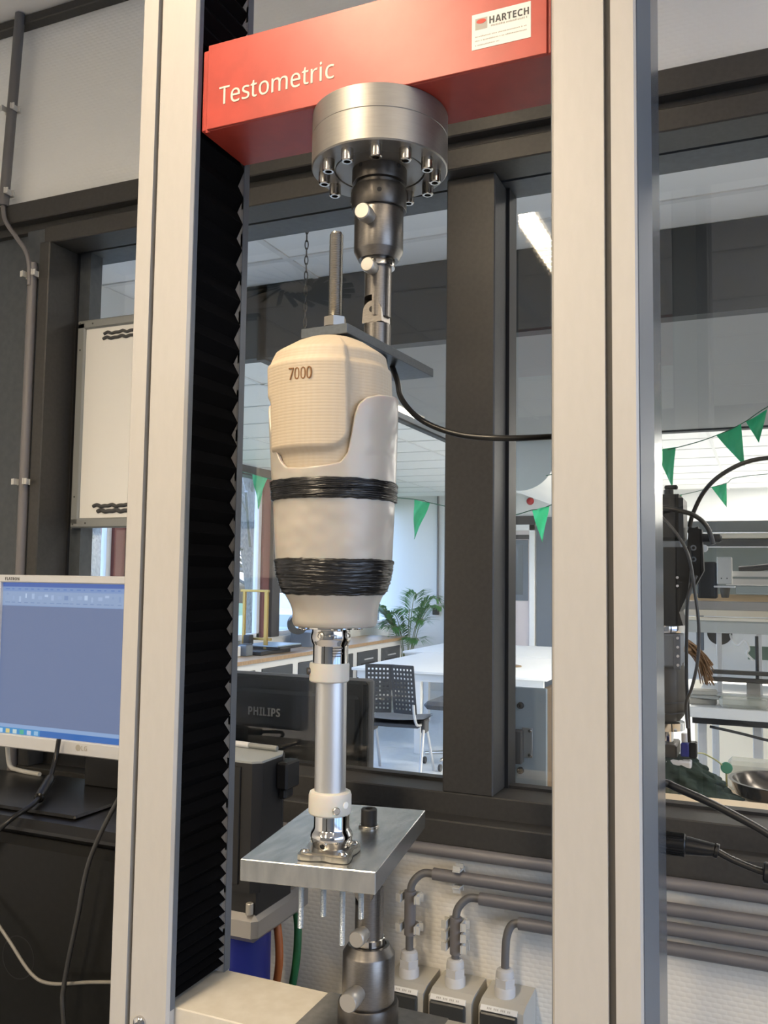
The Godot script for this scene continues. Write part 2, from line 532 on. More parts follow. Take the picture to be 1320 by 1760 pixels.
# ---------------------------------------------------------------- our room
func build_room() -> void:
	single("floor", MB.new().bb(Vector3(-3.0, -0.1, -0.66), Vector3(3.6, 0, 4.4)), M.floorwarm, "grey floor of the test room", "floor", Vector3(0, 0, 1), "", "structure")
	var c := thing("ceiling", "white tiled ceiling of the test room", "ceiling", Vector3(0, 2.81, 1), "", "structure")
	part("deck", MB.new().bb(Vector3(-3.0, 2.84, -0.66), Vector3(3.6, 2.95, 4.4)), M.white, c)
	var proto: ArrayMesh = MB.new().box(Vector3.ZERO, Vector3(0.594, 0.02, 0.594), 0.004).mesh()
	for i in 11:
		for k in 8:
			var o := MeshInstance3D.new()
			o.name = "ceiling_tile"; c.add_child(o, true)
			o.mesh = proto; o.material_override = M.tile
			o.position = Vector3(-3.0 + 0.33 + i * 0.6, 0.012, -0.52 + 0.3 + k * 0.6 - 1)
	var rails := MB.new()
	for i in 12: rails.bb(Vector3(-2.982 + i * 0.6, 2.806, -0.52), Vector3(-2.958 + i * 0.6, 2.812, 4.4))
	for k in 9: rails.bb(Vector3(-3.0, 2.806, -0.532 + k * 0.6), Vector3(3.6, 2.812, -0.508 + k * 0.6))
	part("grid_rail", rails, M.tilebar, c)
	# plaster above and below the window, wall pieces left and right of it
	single("wall_front", MB.new().bb(Vector3(-3.0, 2.388, -0.66), Vector3(3.6, 2.84, -0.52)), M.plaster, "pale woven-textured wall above the interior window", "wall", Vector3(0, 2.388, -0.52), "", "structure")
	single("wall_front", MB.new().bb(Vector3(-3.0, 0.0, -0.66), Vector3(3.6, 1.172, -0.52)), M.plaster_lampwarm, "pale woven-textured wall below the interior window", "wall", Vector3(0, 0, -0.52), "", "structure")
	single("trim_1", MB.new().bb(Vector3(-3.0, 2.788, -0.52), Vector3(3.6, 2.808, -0.495), 0.002), M.frame, "brown-grey cornice profile along the ceiling edge, same paint as the window frame", "trim", Vector3(0, 2.79, -0.5), "", "structure")
	single("wall_left", MB.new().bb(Vector3(-3.1, 0, -0.66), Vector3(-3.0, 2.9, 4.5)), M.white, "white left wall of the test room", "wall", Vector3(-3, 0, 2), "", "structure")
	single("wall_back", MB.new().bb(Vector3(-3.1, 0, 4.4), Vector3(3.7, 2.9, 4.5)), M.greywall, "blue-grey wall behind the viewer", "wall", Vector3(0, 0, 4.4), "", "structure")
	# right wall with a window band to the daylight
	var wr := thing("wall_right", "white right wall with a daylight window band", "wall", Vector3(3.6, 0, 2), "", "structure")
	part("wall_panel", MB.new().bb(Vector3(3.6, 0, -0.66), Vector3(3.75, 0.9, 4.5)).bb(Vector3(3.6, 2.6, -0.66), Vector3(3.75, 2.95, 4.5)).bb(Vector3(3.6, 0.9, -0.66), Vector3(3.75, 2.6, -0.2)).bb(Vector3(3.6, 0.9, 3.8), Vector3(3.75, 2.6, 4.5)), M.white, wr)
	for k in 4:
		part("window_post", MB.new().bb(Vector3(3.62, 0.9, -0.22 + k * 1.333), Vector3(3.7, 2.6, -0.14 + k * 1.333), 0.004), M.frame, wr)
	# louvre ceiling lamps
	var spots := [[-0.305, 0.22, "louvre ceiling lamp above the left of the testing machine"], [-1.93, 2.6, "louvre ceiling lamp near the left wall of the test room"], [1.27, 0.52, "louvre ceiling lamp to the right of the testing machine"], [-0.33, 2.5, "louvre ceiling lamp behind the viewer, middle row"], [1.27, 2.5, "louvre ceiling lamp behind the viewer, right row"]]
	for s in spots:
		var x: float = s[0]
		var z: float = s[1]
		var lamp := thing("ceiling_lamp", s[2], "lamp", Vector3(x, 2.81, z), "louvre lamps of the test room")
		part("housing", MB.new().bb(Vector3(x - 0.055, 2.776, z - 0.01), Vector3(x + 0.055, 2.804, z + 1.31), 0.004), M.louvre, lamp)
		part("diffuser_glow", MB.new().bb(Vector3(x - 0.042, 2.772, z + 0.01), Vector3(x + 0.042, 2.7765, z + 1.29)), M.lamp, lamp)
		if x < 0.0 and z < 1.0:
			var blade: ArrayMesh = MB.new().box(Vector3.ZERO, Vector3(0.092, 0.014, 0.002)).mesh()
			for k in 26:
				var o := MeshInstance3D.new()
				o.name = "louvre_blade"; lamp.add_child(o, true)
				o.mesh = blade; o.material_override = M.louvre
				o.position = Vector3(0, -0.048, 0.026 + k * 0.05)
		area(Vector3(x, 2.7705, z + 0.65), Vector2(0.072, 1.24), [2.3, 3.6, 0.6, 3.4, 1.7][spots.find(s)], Color(1.0, 0.91, 0.775), DOWN)
	# swirl outlet seen mirrored in the glass
	var sw := thing("air_outlet", "round swirl air outlet in the test room ceiling", "vent", Vector3(-1.38, 2.80, 1.02))
	part("plate", MB.new().lathe([[0.0, 0.0], [0.27, 0.0], [0.28, -0.006], [0.0, -0.008]], 40, Transform3D(Basis(), Vector3(-1.38, 2.803, 1.02))), M.white, sw)
	for k in 20:
		var a := TAU * k / 20.0
		part("blade", MB.new().box(Vector3(-1.38, 2.790, 1.02) + Vector3(cos(a), 0, sin(a)) * 0.155, Vector3(0.19, 0.003, 0.022), 0, Basis(Vector3.UP, -a + 0.35) * Basis(Vector3.RIGHT, 0.5)), M.boardframe, sw)
	# bench that carries the machine and the black cabinet
	var d := thing("bench", "grey lab bench under the testing machine", "bench", Vector3(0, 0, -0.05))
	part("worktop", MB.new().bb(Vector3(-1.9, 0.71, -0.51), Vector3(1.9, 0.75, 0.42), 0.003), M.greywall, d)
	for sx in [-1.8, 0.0, 1.8]:
		for sz in [-0.45, 0.34]:
			part("leg", MB.new().bb(Vector3(sx - 0.03, 0, sz - 0.03), Vector3(sx + 0.03, 0.71, sz + 0.03), 0.003), M.legmetal, d)

# ---------------------------------------------------------------- the interior window and the dark panel beside it
func build_window() -> void:
	var w := thing("window_1", "large dark-framed interior window behind the testing machine", "window", Vector3(0, 1.172, -0.6), "", "structure")
	part("head_board", MB.new().bb(Vector3(-3.0, 2.346, -0.66), Vector3(3.6, 2.388, -0.497), 0.002), M.frame, w)
	part("head_board", MB.new().bb(Vector3(-3.0, 2.329, -0.66), Vector3(3.6, 2.346, -0.520)), M.frame, w)
	part("head_board", MB.new().bb(Vector3(-1.0, 2.293, -0.58), Vector3(3.6, 2.330, -0.508), 0.002), M.frame, w)
	part("sash_top", MB.new().bb(Vector3(-1.0, 2.294, -0.66), Vector3(3.6, 2.335, -0.588)), M.panel, w)
	part("sill_board", MB.new().bb(Vector3(-1.02, 1.172, -0.66), Vector3(3.6, 1.211, -0.500), 0.002), M.frame, w)
	part("sill_board", MB.new().bb(Vector3(-1.02, 1.205, -0.66), Vector3(3.6, 1.2457, -0.541), 0.002), M.frame, w)
	part("glazing_bead", MB.new().bb(Vector3(-1.0, 1.24, -0.635), Vector3(3.6, 1.2505, -0.614)), M.seal, w)
	part("mullion", MB.new().bb(Vector3(-0.1115, 1.2457, -0.66), Vector3(-0.0245, 2.293, -0.541), 0.002), M.frame, w)
	part("mullion_bead", MB.new().bb(Vector3(-0.026, 1.2457, -0.66), Vector3(-0.0185, 2.293, -0.612)).bb(Vector3(-0.118, 1.2457, -0.66), Vector3(-0.110, 2.293, -0.612)), M.seal, w)
	part("jamb", MB.new().bb(Vector3(-1.004, 1.211, -0.66), Vector3(-0.976, 2.293, -0.500), 0.002), M.frame, w)
	part("sash_side", MB.new().bb(Vector3(-0.9765, 1.24, -0.624), Vector3(-0.9440, 2.296, -0.588)), M.panel, w)
	part("jamb_bead", MB.new().bb(Vector3(-0.978, 1.24, -0.592), Vector3(-0.9725, 2.293, -0.582)), M.seal, w)
	part("pane", MB.new().bb(Vector3(-0.950, 1.24, -0.6205), Vector3(-0.105, 2.30, -0.6195)), M.glass, w)
	part("pane", MB.new().bb(Vector3(-0.03, 1.24, -0.6205), Vector3(1.7, 2.30, -0.6195)), M.glass, w)
	part("mullion", MB.new().bb(Vector3(1.69, 1.2457, -0.66), Vector3(3.6, 2.293, -0.541), 0.002), M.frame, w)
	var dl := thing("door_1", "flat dark grey infill panel left of the window", "panel", Vector3(-1.5, 1.172, -0.56), "", "structure")
	part("leaf", MB.new().bb(Vector3(-3.0, 1.172, -0.64), Vector3(-1.003, 2.33, -0.535)), M.panel, dl)
	part("edge_strip", MB.new().bb(Vector3(-1.055, 1.172, -0.60), Vector3(-1.004, 2.33, -0.515), 0.002), M.panel, dl)

# ---------------------------------------------------------------- back room shell and added lamps
func build_back_room() -> void:
	single("floor", MB.new().bb(Vector3(-4.8, -0.1, -11.1), Vector3(3.6, 0, -0.66)), M.floor, "glossy pale blue-grey floor of the room behind the glass", "floor", Vector3(0, 0, -6), "", "structure")
	var c := thing("ceiling", "white tiled ceiling of the room behind the glass", "ceiling", Vector3(0, 2.76, -6), "", "structure")
	part("deck", MB.new().bb(Vector3(-4.8, 2.80, -11.1), Vector3(3.6, 2.92, -0.66)), M.white, c)
	var tile: ArrayMesh = MB.new().box(Vector3.ZERO, Vector3(1.19, 0.02, 0.592), 0.003).mesh()
	for i in 7:
		for k in 17:
			var o := MeshInstance3D.new()
			o.name = "ceiling_tile"; c.add_child(o, true)
			o.mesh = tile; o.material_override = M.tile
			o.position = Vector3(-4.2 + i * 1.2, 0.012, -0.98 - k * 0.6 + 6)
	var rails := MB.new()
	for i in 8: rails.bb(Vector3(-4.812 + i * 1.2, 2.757, -11.0), Vector3(-4.788 + i * 1.2, 2.763, -0.66))
	for k in 18: rails.bb(Vector3(-4.8, 2.757, -0.692 - k * 0.6), Vector3(3.6, 2.763, -0.668 - k * 0.6))
	part("grid_rail", rails, M.tilebar, c)
	single("wall_far", MB.new().bb(Vector3(-4.8, 0, -11.12), Vector3(3.6, 2.9, -11.0)), M.wallwhite, "white far wall behind the palm and the door", "wall", Vector3(0, 0, -11), "", "structure")
	single("wall_east", MB.new().bb(Vector3(3.6, 0, -11.1), Vector3(3.75, 2.9, -0.66)), M.wallwhite, "white right wall of the room behind the glass", "wall", Vector3(3.6, 0, -6), "", "structure")
	# window wall on the left: sill wall, header, posts
	single("wall_west", MB.new().bb(Vector3(-4.8, 0, -11.1), Vector3(-4.65, 0.92, -0.66)), M.wallwhite, "low wall under the daylight windows behind the bench", "wall", Vector3(-4.65, 0, -6), "", "structure")
	single("trim_2", MB.new().bb(Vector3(-4.8, 2.66, -11.1), Vector3(-4.63, 2.8, -0.66), 0.003), M.darkframe, "dark header above the daylight windows", "trim", Vector3(-4.65, 2.66, -6), "", "structure")
	for k in 5:
		var z := -0.36 - k * 2.42
		var win := thing("window_%d" % (k + 2), ["tall daylight window next to the interior glass", "tall daylight window behind the whiteboard", "tall daylight window with a tree trunk outside", "tall daylight window behind the bench end", "tall daylight window in the far corner"][k], "window", Vector3(-4.7, 0.92, z - 1.2), "", "structure")
		part("dark_post", MB.new().bb(Vector3(-4.8, 0.92, z - 0.17), Vector3(-4.62, 2.66, z), 0.003), M.darkframe, win)
		part("red_post", MB.new().bb(Vector3(-4.78, 0.92, z), Vector3(-4.66, 2.66, z + 0.14), 0.003), M.redframe, win)
		part("sash", MB.new().bb(Vector3(-4.75, 0.92, z + 0.14), Vector3(-4.69, 2.66, z + 0.20), 0.003).bb(Vector3(-4.75, 0.92, z - 2.29), Vector3(-4.69, 0.97, z - 0.16), 0.003), M.silver, win)
		if k < 4: part("pane", MB.new().bb(Vector3(-4.722, 0.94, z - 2.28), Vector3(-4.718, 2.66, z - 0.1)), M.glass, win)
	# dark lowered bulkhead across the room
	var b := thing("bulkhead", "dark lowered ceiling bulkhead across the room behind the glass", "bulkhead", Vector3(0.8, 2.45, -3.1), "", "structure")
	part("fascia", MB.new().bb(Vector3(-1.66, 2.463, -2.16), Vector3(3.6, 2.76, -2.10)), M.bulk, b)
	part("soffit", MB.new().bb(Vector3(-1.43, 2.466, -4.40), Vector3(3.6, 2.53, -2.16)), M.soffit, b)
	part("fascia", MB.new().bb(Vector3(-1.45, 2.455, -4.46), Vector3(3.6, 2.76, -4.40)), M.bulk, b)
	part("fascia", MB.new().bb(Vector3(-1.46, 2.455, -4.46), Vector3(-1.42, 2.76, -2.10)), M.bulk, b)
	single("trim_3", MB.new().bb(Vector3(-2.35, 2.40, -2.2), Vector3(-2.05, 2.76, -0.68)), M.wallwhite, "white boxed beam under the ceiling above the whiteboard", "beam", Vector3(-2.1, 2.4, -1.4), "", "structure")
	# added back-room lamps, set out of view to brighten the room
	var spots := [[1.3, -1.5], [1.3, -5.2], [1.3, -7.6], [1.3, -10.0], [-0.6, -5.3], [2.8, -5.2], [2.8, -1.5], [2.8, -8.8]]
	for i in spots.size():
		var x: float = spots[i][0]
		var z: float = spots[i][1]
		var lamp := thing("ceiling_lamp", ["added out-of-view ceiling lamp just behind the right end of the pane", "added out-of-view ceiling lamp right of the gantry machine", "added out-of-view ceiling lamp right of the white tables", "added out-of-view ceiling lamp in the far right corner", "added ceiling lamp hidden behind the dark bulkhead", "added out-of-view ceiling lamp at the right wall, middle", "added out-of-view ceiling lamp at the right wall, near the glass", "added out-of-view ceiling lamp at the right wall, far end"][i], "lamp", Vector3(x, 2.76, z))
		part("frame", MB.new().bb(Vector3(x - 0.62, 2.744, z - 0.16), Vector3(x + 0.62, 2.757, z + 0.16), 0.003), M.white, lamp)
		part("diffuser", MB.new().bb(Vector3(x - 0.58, 2.741, z - 0.12), Vector3(x + 0.58, 2.745, z + 0.12)), M.led, lamp)
		area(Vector3(x, 2.737, z), Vector2(1.1, 0.22), [1.2, 2.4, 5.2, 8.0, 9.5, 2.4, 1.2, 6.0][i], Color(1.0, 0.97, 0.92), DOWN)

# ---------------------------------------------------------------- the testing machine
func build_machine() -> void:
	var t := thing("testing_machine", "two-column testing machine with red crosshead and cream base", "machine", Vector3(0, 0.75, 0))
	for s: float in [-1.0, 1.0]:
		var p := PackedVector2Array()
		# x measured outwards from the middle, z to the viewer
		for q in [[0.2085, 0.062], [0.2553, 0.062], [0.2553, 0.053], [0.2618, 0.053], [0.2618, 0.062], [0.2825, 0.062], [0.2845, 0.060], [0.2845, -0.056], [0.2060, -0.056], [0.2060, -0.044], [0.2280, -0.044], [0.2280, 0.0505], [0.2060, 0.0505], [0.2060, 0.0585]]:
			p.append(Vector2(q[0] * s, q[1]))
		part("column_profile", MB.new().prism(p, 0.76, 2.62, Transform3D(UPRIGHT, Vector3.ZERO)), M.alu, t)
		part("groove_insert", MB.new().bb(Vector3(s * 0.2555, 0.76, 0.0525), Vector3(s * 0.2616, 2.62, 0.0555)), M.groove, t)
		part("inner_strip", MB.new().bb(Vector3(s * 0.2085, 1.134, 0.0505), Vector3(s * 0.2052, 2.62, 0.0580)).bb(Vector3(s * 0.2085, 1.134, -0.056), Vector3(s * 0.2052, 2.62, -0.044)), M.alu_strip, t)  # inner column faces, their bluish reflection painted in
		part("rear_cover", MB.new().bb(Vector3(s * 0.262, 0.76, -0.14), Vector3(s * 0.2843, 2.62, -0.0565), 0.002), M.cover, t)
		part("side_tint", MB.new().bb(Vector3(s * 0.2846, 0.76, -0.0555), Vector3(s * 0.2853, 2.62, 0.056)), M.alu_strip, t)  # thin sheet on the outer column face, bluish daylight painted in
		var be := part("bellows", MB.new().bb(Vector3(s * 0.228, 1.134, -0.0435), Vector3(s * 0.2235, 2.60, 0.050)), M.bellows, t)
		var y := 1.140
		while y < 2.58:
			var q := clampf((y - 1.14) / 0.97, 0.0, 1.0)
			var h := 0.009 + 0.026 * pow(q, 0.6)
			if y > 2.215: h = 0.024
			var pr := PackedVector2Array([Vector2(s * 0.2238, y), Vector2(s * 0.2140, y), Vector2(s * 0.2058, y + h * 0.48), Vector2(s * 0.2058, y + h * 0.52), Vector2(s * 0.2140, y + h), Vector2(s * 0.2238, y + h)])
			if not (y > 2.09 and y < 2.215):
				part("fold", MB.new().prism(pr, -0.0435, 0.050), M.bellows, be)
			y += h
	part("base", MB.new().bb(Vector3(-0.2835, 0.76, -0.0515), Vector3(0.2835, 1.134, 0.0487), 0.0012), M.cream, t)
	part("centre_plate", MB.new().bb(Vector3(-0.0705, 1.134, -0.0512), Vector3(0.0705, 1.1350, 0.0484)), M.greyplate, t, "grey centre plate of the base")
	part("bolt_head", MB.new().lathe([[0.0, 0.0], [0.0078, 0.0], [0.0078, 0.003], [0.005, 0.0052], [0.0028, 0.0056], [0.0022, 0.003], [0.0, 0.003]], 20, Transform3D(Basis(Vector3.RIGHT, PI / 2), Vector3(-0.241, 1.1165, 0.0618))), M.chrome, t)
	part("bolt_head", MB.new().lathe([[0.0, 0.0], [0.0078, 0.0], [0.0078, 0.003], [0.005, 0.0052], [0.0028, 0.0056], [0.0022, 0.003], [0.0, 0.003]], 20, Transform3D(Basis(Vector3.RIGHT, PI / 2), Vector3(0.241, 1.1165, 0.0618))), M.chrome, t)
	# crosshead: a box with a folded front cover
	var ch := part("crosshead", MB.new().bb(Vector3(-0.2045, 2.1104, -0.0405), Vector3(0.2045, 2.208, 0.0505), 0.0015), M.red, t)
	part("front_cover", MB.new().bb(Vector3(-0.1955, 2.1105, 0.0500), Vector3(0.2000, 2.2115, 0.0532), 0.0006), M.red, ch)
	part("front_cover", MB.new().bb(Vector3(-0.1985, 2.1085, 0.0480), Vector3(-0.1930, 2.2075, 0.0505), 0.0004), M.red, ch)
	text("Testometric", 0.0212, Transform3D(Basis(), Vector3(-0.1052, 2.1465, 0.0534)), M.letter, ch, "lettering", 0.0008, 0.94)
	var st := part("sticker", MB.new().bb(Vector3(0.1237, 2.1303, 0.0532), Vector3(0.1842, 2.1674, 0.0536)), M.paper, ch)
	text("HARTECH", 0.0072, Transform3D(Basis(), Vector3(0.1622, 2.1578, 0.0538)), M.print_dark, st, "lettering", 0.0002, 0.93, true)
	var pr1 := MB.new()
	var rng := RandomNumberGenerator.new()
	rng.seed = 5
	for row in [[0.1436, 0.1805, 2.1510, 0.0016], [0.127, 0.1805, 2.1428, 0.0011], [0.127, 0.1800, 2.1385, 0.0011], [0.127, 0.152, 2.1338, 0.0011]]:
		var x: float = row[0]
		while x < row[1]:
			var wd := rng.randf_range(0.0006, 0.0014)
			pr1.bb(Vector3(x, row[2], 0.0536), Vector3(minf(x + wd, row[1]), row[2] + row[3] * rng.randf_range(0.8, 1.2), 0.05372))
			x += wd + (0.0014 if rng.randf() < 0.16 else 0.0004)
	part("small_print", pr1, M.print_grey, st)
	part("emblem", MB.new().bb(Vector3(0.1272, 2.1505, 0.0536), Vector3(0.1398, 2.1625, 0.0537)), M.print_grey, st)
	part("emblem", MB.new().lathe([[0.0, 0.0], [0.005, 0.0], [0.005, 0.0002], [0.0, 0.0002]], 24, Transform3D(Basis(Vector3(1, 0, 0), Vector3(0, 0, 1), Vector3(0, 0.48, 0)), Vector3(0.1335, 2.1590, 0.0537))), M.print_red, st)

# ---------------------------------------------------------------- load cell, joints, plates
func socket_bolt(mb: MB, at: Vector3, r: float, h: float) -> void:
	# hex-socket cap screw hanging head down
	mb.lathe([[0.0, 0.0], [r, 0.0], [r, -h + 0.001], [r - 0.001, -h], [r * 0.56, -h], [r * 0.50, -h + 0.006], [0.0, -h + 0.006]], 22, Transform3D(Basis(), at))

func build_load_train() -> void:
	var lc := thing("load_cell", "round brushed steel load cell ringed with cap screws under the red crosshead", "load cell", Vector3(0, 2.049, 0))
	part("cell_ring", MB.new().lathe([[0.0, 2.1102], [0.0745, 2.1102], [0.0755, 2.1092], [0.0755, 2.0848], [0.0750, 2.0842], [0.0755, 2.0836], [0.0755, 2.0505], [0.0742, 2.049], [0.0505, 2.049], [0.0498, 2.0515], [0.0490, 2.0515], [0.0483, 2.0495], [0.0, 2.0495]], 96), M.cell, lc)
	for k in 12:
		var a := deg_to_rad(20.0 + k * 30.0)
		var b := MB.new()
		socket_bolt(b, Vector3(sin(a) * 0.0615, 2.0492, cos(a) * 0.0615), 0.0066, 0.0135)
		part("cap_screw", b, M.steel, lc)
	# upper coupling
	var g := thing("joint_coupling", "dark steel coupling with two pins and a universal joint hanging from the load cell", "coupling", Vector3(0, 1.84, 0))
	part("collar", MB.new().lathe([[0.0, 2.0495], [0.0285, 2.0495], [0.0305, 2.062], [0.0305, 2.036], [0.0300, 2.0335], [0.0265, 2.0325], [0.0262, 2.0285], [0.0300, 2.0278], [0.0305, 2.026], [0.0305, 2.0045], [0.0298, 2.0032], [0.0, 2.0032]].map(func(q): return q), 56), M.gunmetal, g)
	for h in [[-0.75, 2.047], [0.75, 2.047], [0.0, 2.016]]:
		var a: float = h[0] + 0.42
		var d := Vector3(sin(a), 0, cos(a))
		part("pin_hole", MB.new().rod(Vector3(0, h[1], 0) + d * 0.0295, Vector3(0, h[1], 0) + d * 0.0308, 0.0026, 14), M.dark, g)
	part("grip_body", MB.new().lathe([[0.0, 2.0032], [0.0270, 2.0032], [0.0272, 2.002], [0.0272, 1.9575], [0.0268, 1.9565], [0.0222, 1.9475], [0.0170, 1.9472], [0.0, 1.9472]], 56), M.satin, g)
	part("lock_ring", MB.new().lathe([[0.0, 1.949], [0.0165, 1.949], [0.0165, 1.9460], [0.0182, 1.9455], [0.0185, 1.9450], [0.0185, 1.9395], [0.0180, 1.9388], [0.0, 1.9388]], 40), M.steel, g)
	var slots := MB.new()
	for k in 6:
		var a := TAU * k / 6.0 + 0.2
		slots.box(Vector3(sin(a), 0, cos(a)) * 0.0180 + Vector3(0, 1.9425, 0), Vector3(0.003, 0.0060, 0.0022), 0, Basis(Vector3.UP, a))
	part("ring_slot", slots, M.dark, g)
	fork(g, 1.9388, 1.8800, 1.0)
	tongue(g, 1.8470, 1.9010, 1.0)
	pin_knob(g, 1.9875, 0.0247, 0.0455, 0.0088)
	pin_knob(g, 1.9345, 0.0130, 0.0300, 0.0078)
	part("retaining_nut", MB.new().prism(hexagon(0.0125), 1.8290, 1.8370, Transform3D(UPRIGHT, Vector3(0.0, 0, 0.0))), M.dark, g)
	# lower coupling, standing on the base
	var l := thing("joint_coupling", "dark steel coupling with two pins and a universal joint standing on the machine base", "coupling", Vector3(0, 1.135, 0))
	part("collar", MB.new().lathe([[0.0, 1.135], [0.0310, 1.135], [0.0315, 1.136], [0.0315, 1.1600], [0.0305, 1.1618], [0.0, 1.1618]], 56), M.gunmetal, l)
	part("grip_body", MB.new().lathe([[0.0, 1.1605], [0.0262, 1.1605], [0.0262, 1.1630], [0.0272, 1.1632], [0.0272, 1.2095], [0.0266, 1.2106], [0.0216, 1.2185], [0.0185, 1.2188], [0.0180, 1.2165], [0.0, 1.2165]], 56), M.satin, l)
	part("lock_ring", MB.new().lathe([[0.0, 1.2150], [0.0165, 1.2150], [0.0165, 1.2182], [0.0168, 1.2185], [0.0168, 1.2255], [0.0160, 1.2265], [0.0, 1.2265]], 40), M.steel, l)
	var sl2 := MB.new()
	for k in 6:
		var a := TAU * k / 6.0 + 0.5
		sl2.box(Vector3(sin(a), 0, cos(a)) * 0.0164 + Vector3(0, 1.2220, 0), Vector3(0.003, 0.0065, 0.0022), 0, Basis(Vector3.UP, a))
	part("ring_slot", sl2, M.dark, l)
	fork(l, 1.2265, 1.2800, -1.0)
	tongue(l, 1.3153, 1.2610, -1.0)
	pin_knob(l, 1.1790, 0.0247, 0.0500, 0.0096)
	pin_knob(l, 1.2335, 0.0130, 0.0325, 0.0083)
	# aluminium plate on the lower coupling
	var ctr := Vector3(-0.0213, 1.3254, 0.0251)
	var pl := thing("mounting_plate", "thick bright aluminium plate tilted across the lower coupling", "plate", Vector3(-0.0213, 1.3154, 0.0251))
	part("slab", MB.new().box(ctr, Vector3(0.1310, 0.0200, 0.2200), 0.0007, Basis(Vector3.UP, deg_to_rad(9.0))), M.plate, pl)
	var cb := thing("cap_bolt", "black hex-socket bolt with washer on the aluminium plate", "bolt", Vector3(-0.0042, 1.3354, -0.0051))
	part("washer", MB.new().lathe([[0.0, 1.3354], [0.0108, 1.3354], [0.0110, 1.3360], [0.0110, 1.3374], [0.0106, 1.3378], [0.0, 1.3378]], 32, Transform3D(Basis(), Vector3(-0.0042, 0, -0.0051))), M.zinc, cb)
	part("head", MB.new().lathe([[0.0, 1.3378], [0.0084, 1.3378], [0.0085, 1.339], [0.0085, 1.3535], [0.0078, 1.3545], [0.0046, 1.3545], [0.0044, 1.348], [0.0, 1.348]], 32, Transform3D(Basis(), Vector3(-0.0042, 0, -0.0051))), M.blackmatte, cb)
	# four long screws through the plate
	var sp := [[-0.0190, 0.1250, 1.2700], [-0.0012, 0.1140, 1.2800], [0.0172, 0.1110, 1.2555], [0.0330, 0.1040, 1.2790]]
	var names := ["leftmost long blue-zinc screw hanging under the plate", "short second screw from the left hanging under the plate", "longest screw hanging under the plate corner", "rightmost screw hanging in front of the lower joint"]
	for k in 4:
		var st := MB.new()
		var pr := [[0.0, 1.3160]]
		var y := 1.3160
		while y > sp[k][2] + 0.001:
			pr.append([0.0029, y]); pr.append([0.0025, y - 0.0006]); y -= 0.0012
		pr.append([0.0, sp[k][2]])
		st.lathe(pr, 12, Transform3D(Basis(Vector3(1, 0, 0), Vector3((sp[k][0] - 0.008) * 0.25 * -1.0, 1, 0), Vector3(0, 0, 1)), Vector3(sp[k][0] + (sp[k][0] - 0.008) * 0.25 * 1.3160, 0, sp[k][1] - 0.01)))
		single("screw", st, M.bluesteel, names[k], "screw", Vector3(sp[k][0], sp[k][2], sp[k][1] - 0.01), "screws under the plate")
	# dark steel bar on top, threaded rod with nut
	var bar := thing("steel_bar", "dark flat steel bar above the wooden limb", "bar", Vector3(-0.0042, 1.837, 0.0025))
	part("bar_body", MB.new().box(Vector3(-0.0042, 1.8420, 0.0025), Vector3(0.0536, 0.0100, 0.2085), 0.0005, Basis(Vector3.UP, deg_to_rad(-3.6)) * Basis(Vector3(0, 0, 1), 0.0)), M.barsteel, bar)
	var rod := thing("threaded_rod", "upright threaded rod with hex nut through the steel bar", "rod", Vector3(-0.0065, 1.83, 0.09))
	var pr2 := [[0.0, 1.836], [0.0068, 1.836]]
	var yy := 1.836
	while yy < 1.9455:
		pr2.append([0.0070, yy + 0.0006]); pr2.append([0.0062, yy + 0.0013]); yy += 0.0018
	pr2.append([0.0058, 1.9470]); pr2.append([0.0, 1.9475])
	part("thread", MB.new().lathe(pr2, 24, Transform3D(Basis(), Vector3(-0.0068, 0, 0.09))), M.zinc, rod)
	part("hex_nut", MB.new().prism(hexagon(0.0118), 1.8490, 1.8590, Transform3D(UPRIGHT, Vector3(-0.0068, 0, 0.09))), M.zinc, rod)
	part("washer", MB.new().lathe([[0.0, 1.847], [0.0125, 1.847], [0.0125, 1.849], [0.0, 1.849]], 24, Transform3D(Basis(), Vector3(-0.0068, 0, 0.09))), M.dark, rod)

# fork of a universal joint: a round rod that ends in two prongs (dir +1: prongs point down)
func fork(parent: Node3D, y0: float, y1: float, dir: float) -> void:
	var r := 0.0149
	var ym := y0 - dir * 0.0330
	part("joint_fork", MB.new().lathe([[0.0, y0], [r, y0], [r, ym], [0.0, ym]], 40), M.satin, parent)
	for s: float in [-1.0, 1.0]:
		var poly := PackedVector2Array()
		for k in 13:
			var a := -0.98 + 1.96 * k / 12.0
			poly.append(Vector2(sin(a) * r, cos(a) * r * s))
		var tip := MB.new().prism(poly, ym, y1 + dir * 0.003, Transform3D(Basis(Vector3.UP, 0.95) * UPRIGHT, Vector3.ZERO))
		part("joint_fork", tip, M.satin, parent)

func tongue(parent: Node3D, y0: float, y1: float, dir: float) -> void:
	var r := 0.0149
	var ym := y0 + dir * 0.0300
	part("joint_eye", MB.new().lathe([[0.0, y0], [r, y0], [r, ym - dir * 0.002], [r - 0.003, ym], [0.0, ym]], 40), M.satin, parent)
	var poly := PackedVector2Array()
	var h := absf(y1 - ym)
	poly.append(Vector2(-0.0125, 0)); 
	for k in 13:
		var a := PI - PI * k / 12.0
		poly.append(Vector2(cos(a) * 0.0115, dir * (h - 0.0115 + sin(a) * 0.0115)))
	poly.append(Vector2(0.0125, 0))
	var turn := Basis(Vector3.UP, -0.12)
	part("joint_eye", MB.new().prism(poly, -0.0062, 0.0125, Transform3D(turn, Vector3(0, ym - dir * 0.001, 0))), M.satin, parent)
	var pc := Vector3(0, y1 - dir * 0.0105, 0)
	part("joint_pin", MB.new().rod(pc + turn * Vector3(0, 0, 0.0105), pc + turn * Vector3(0, 0, 0.0132), 0.0034, 18, 0.0005), M.dark, parent)

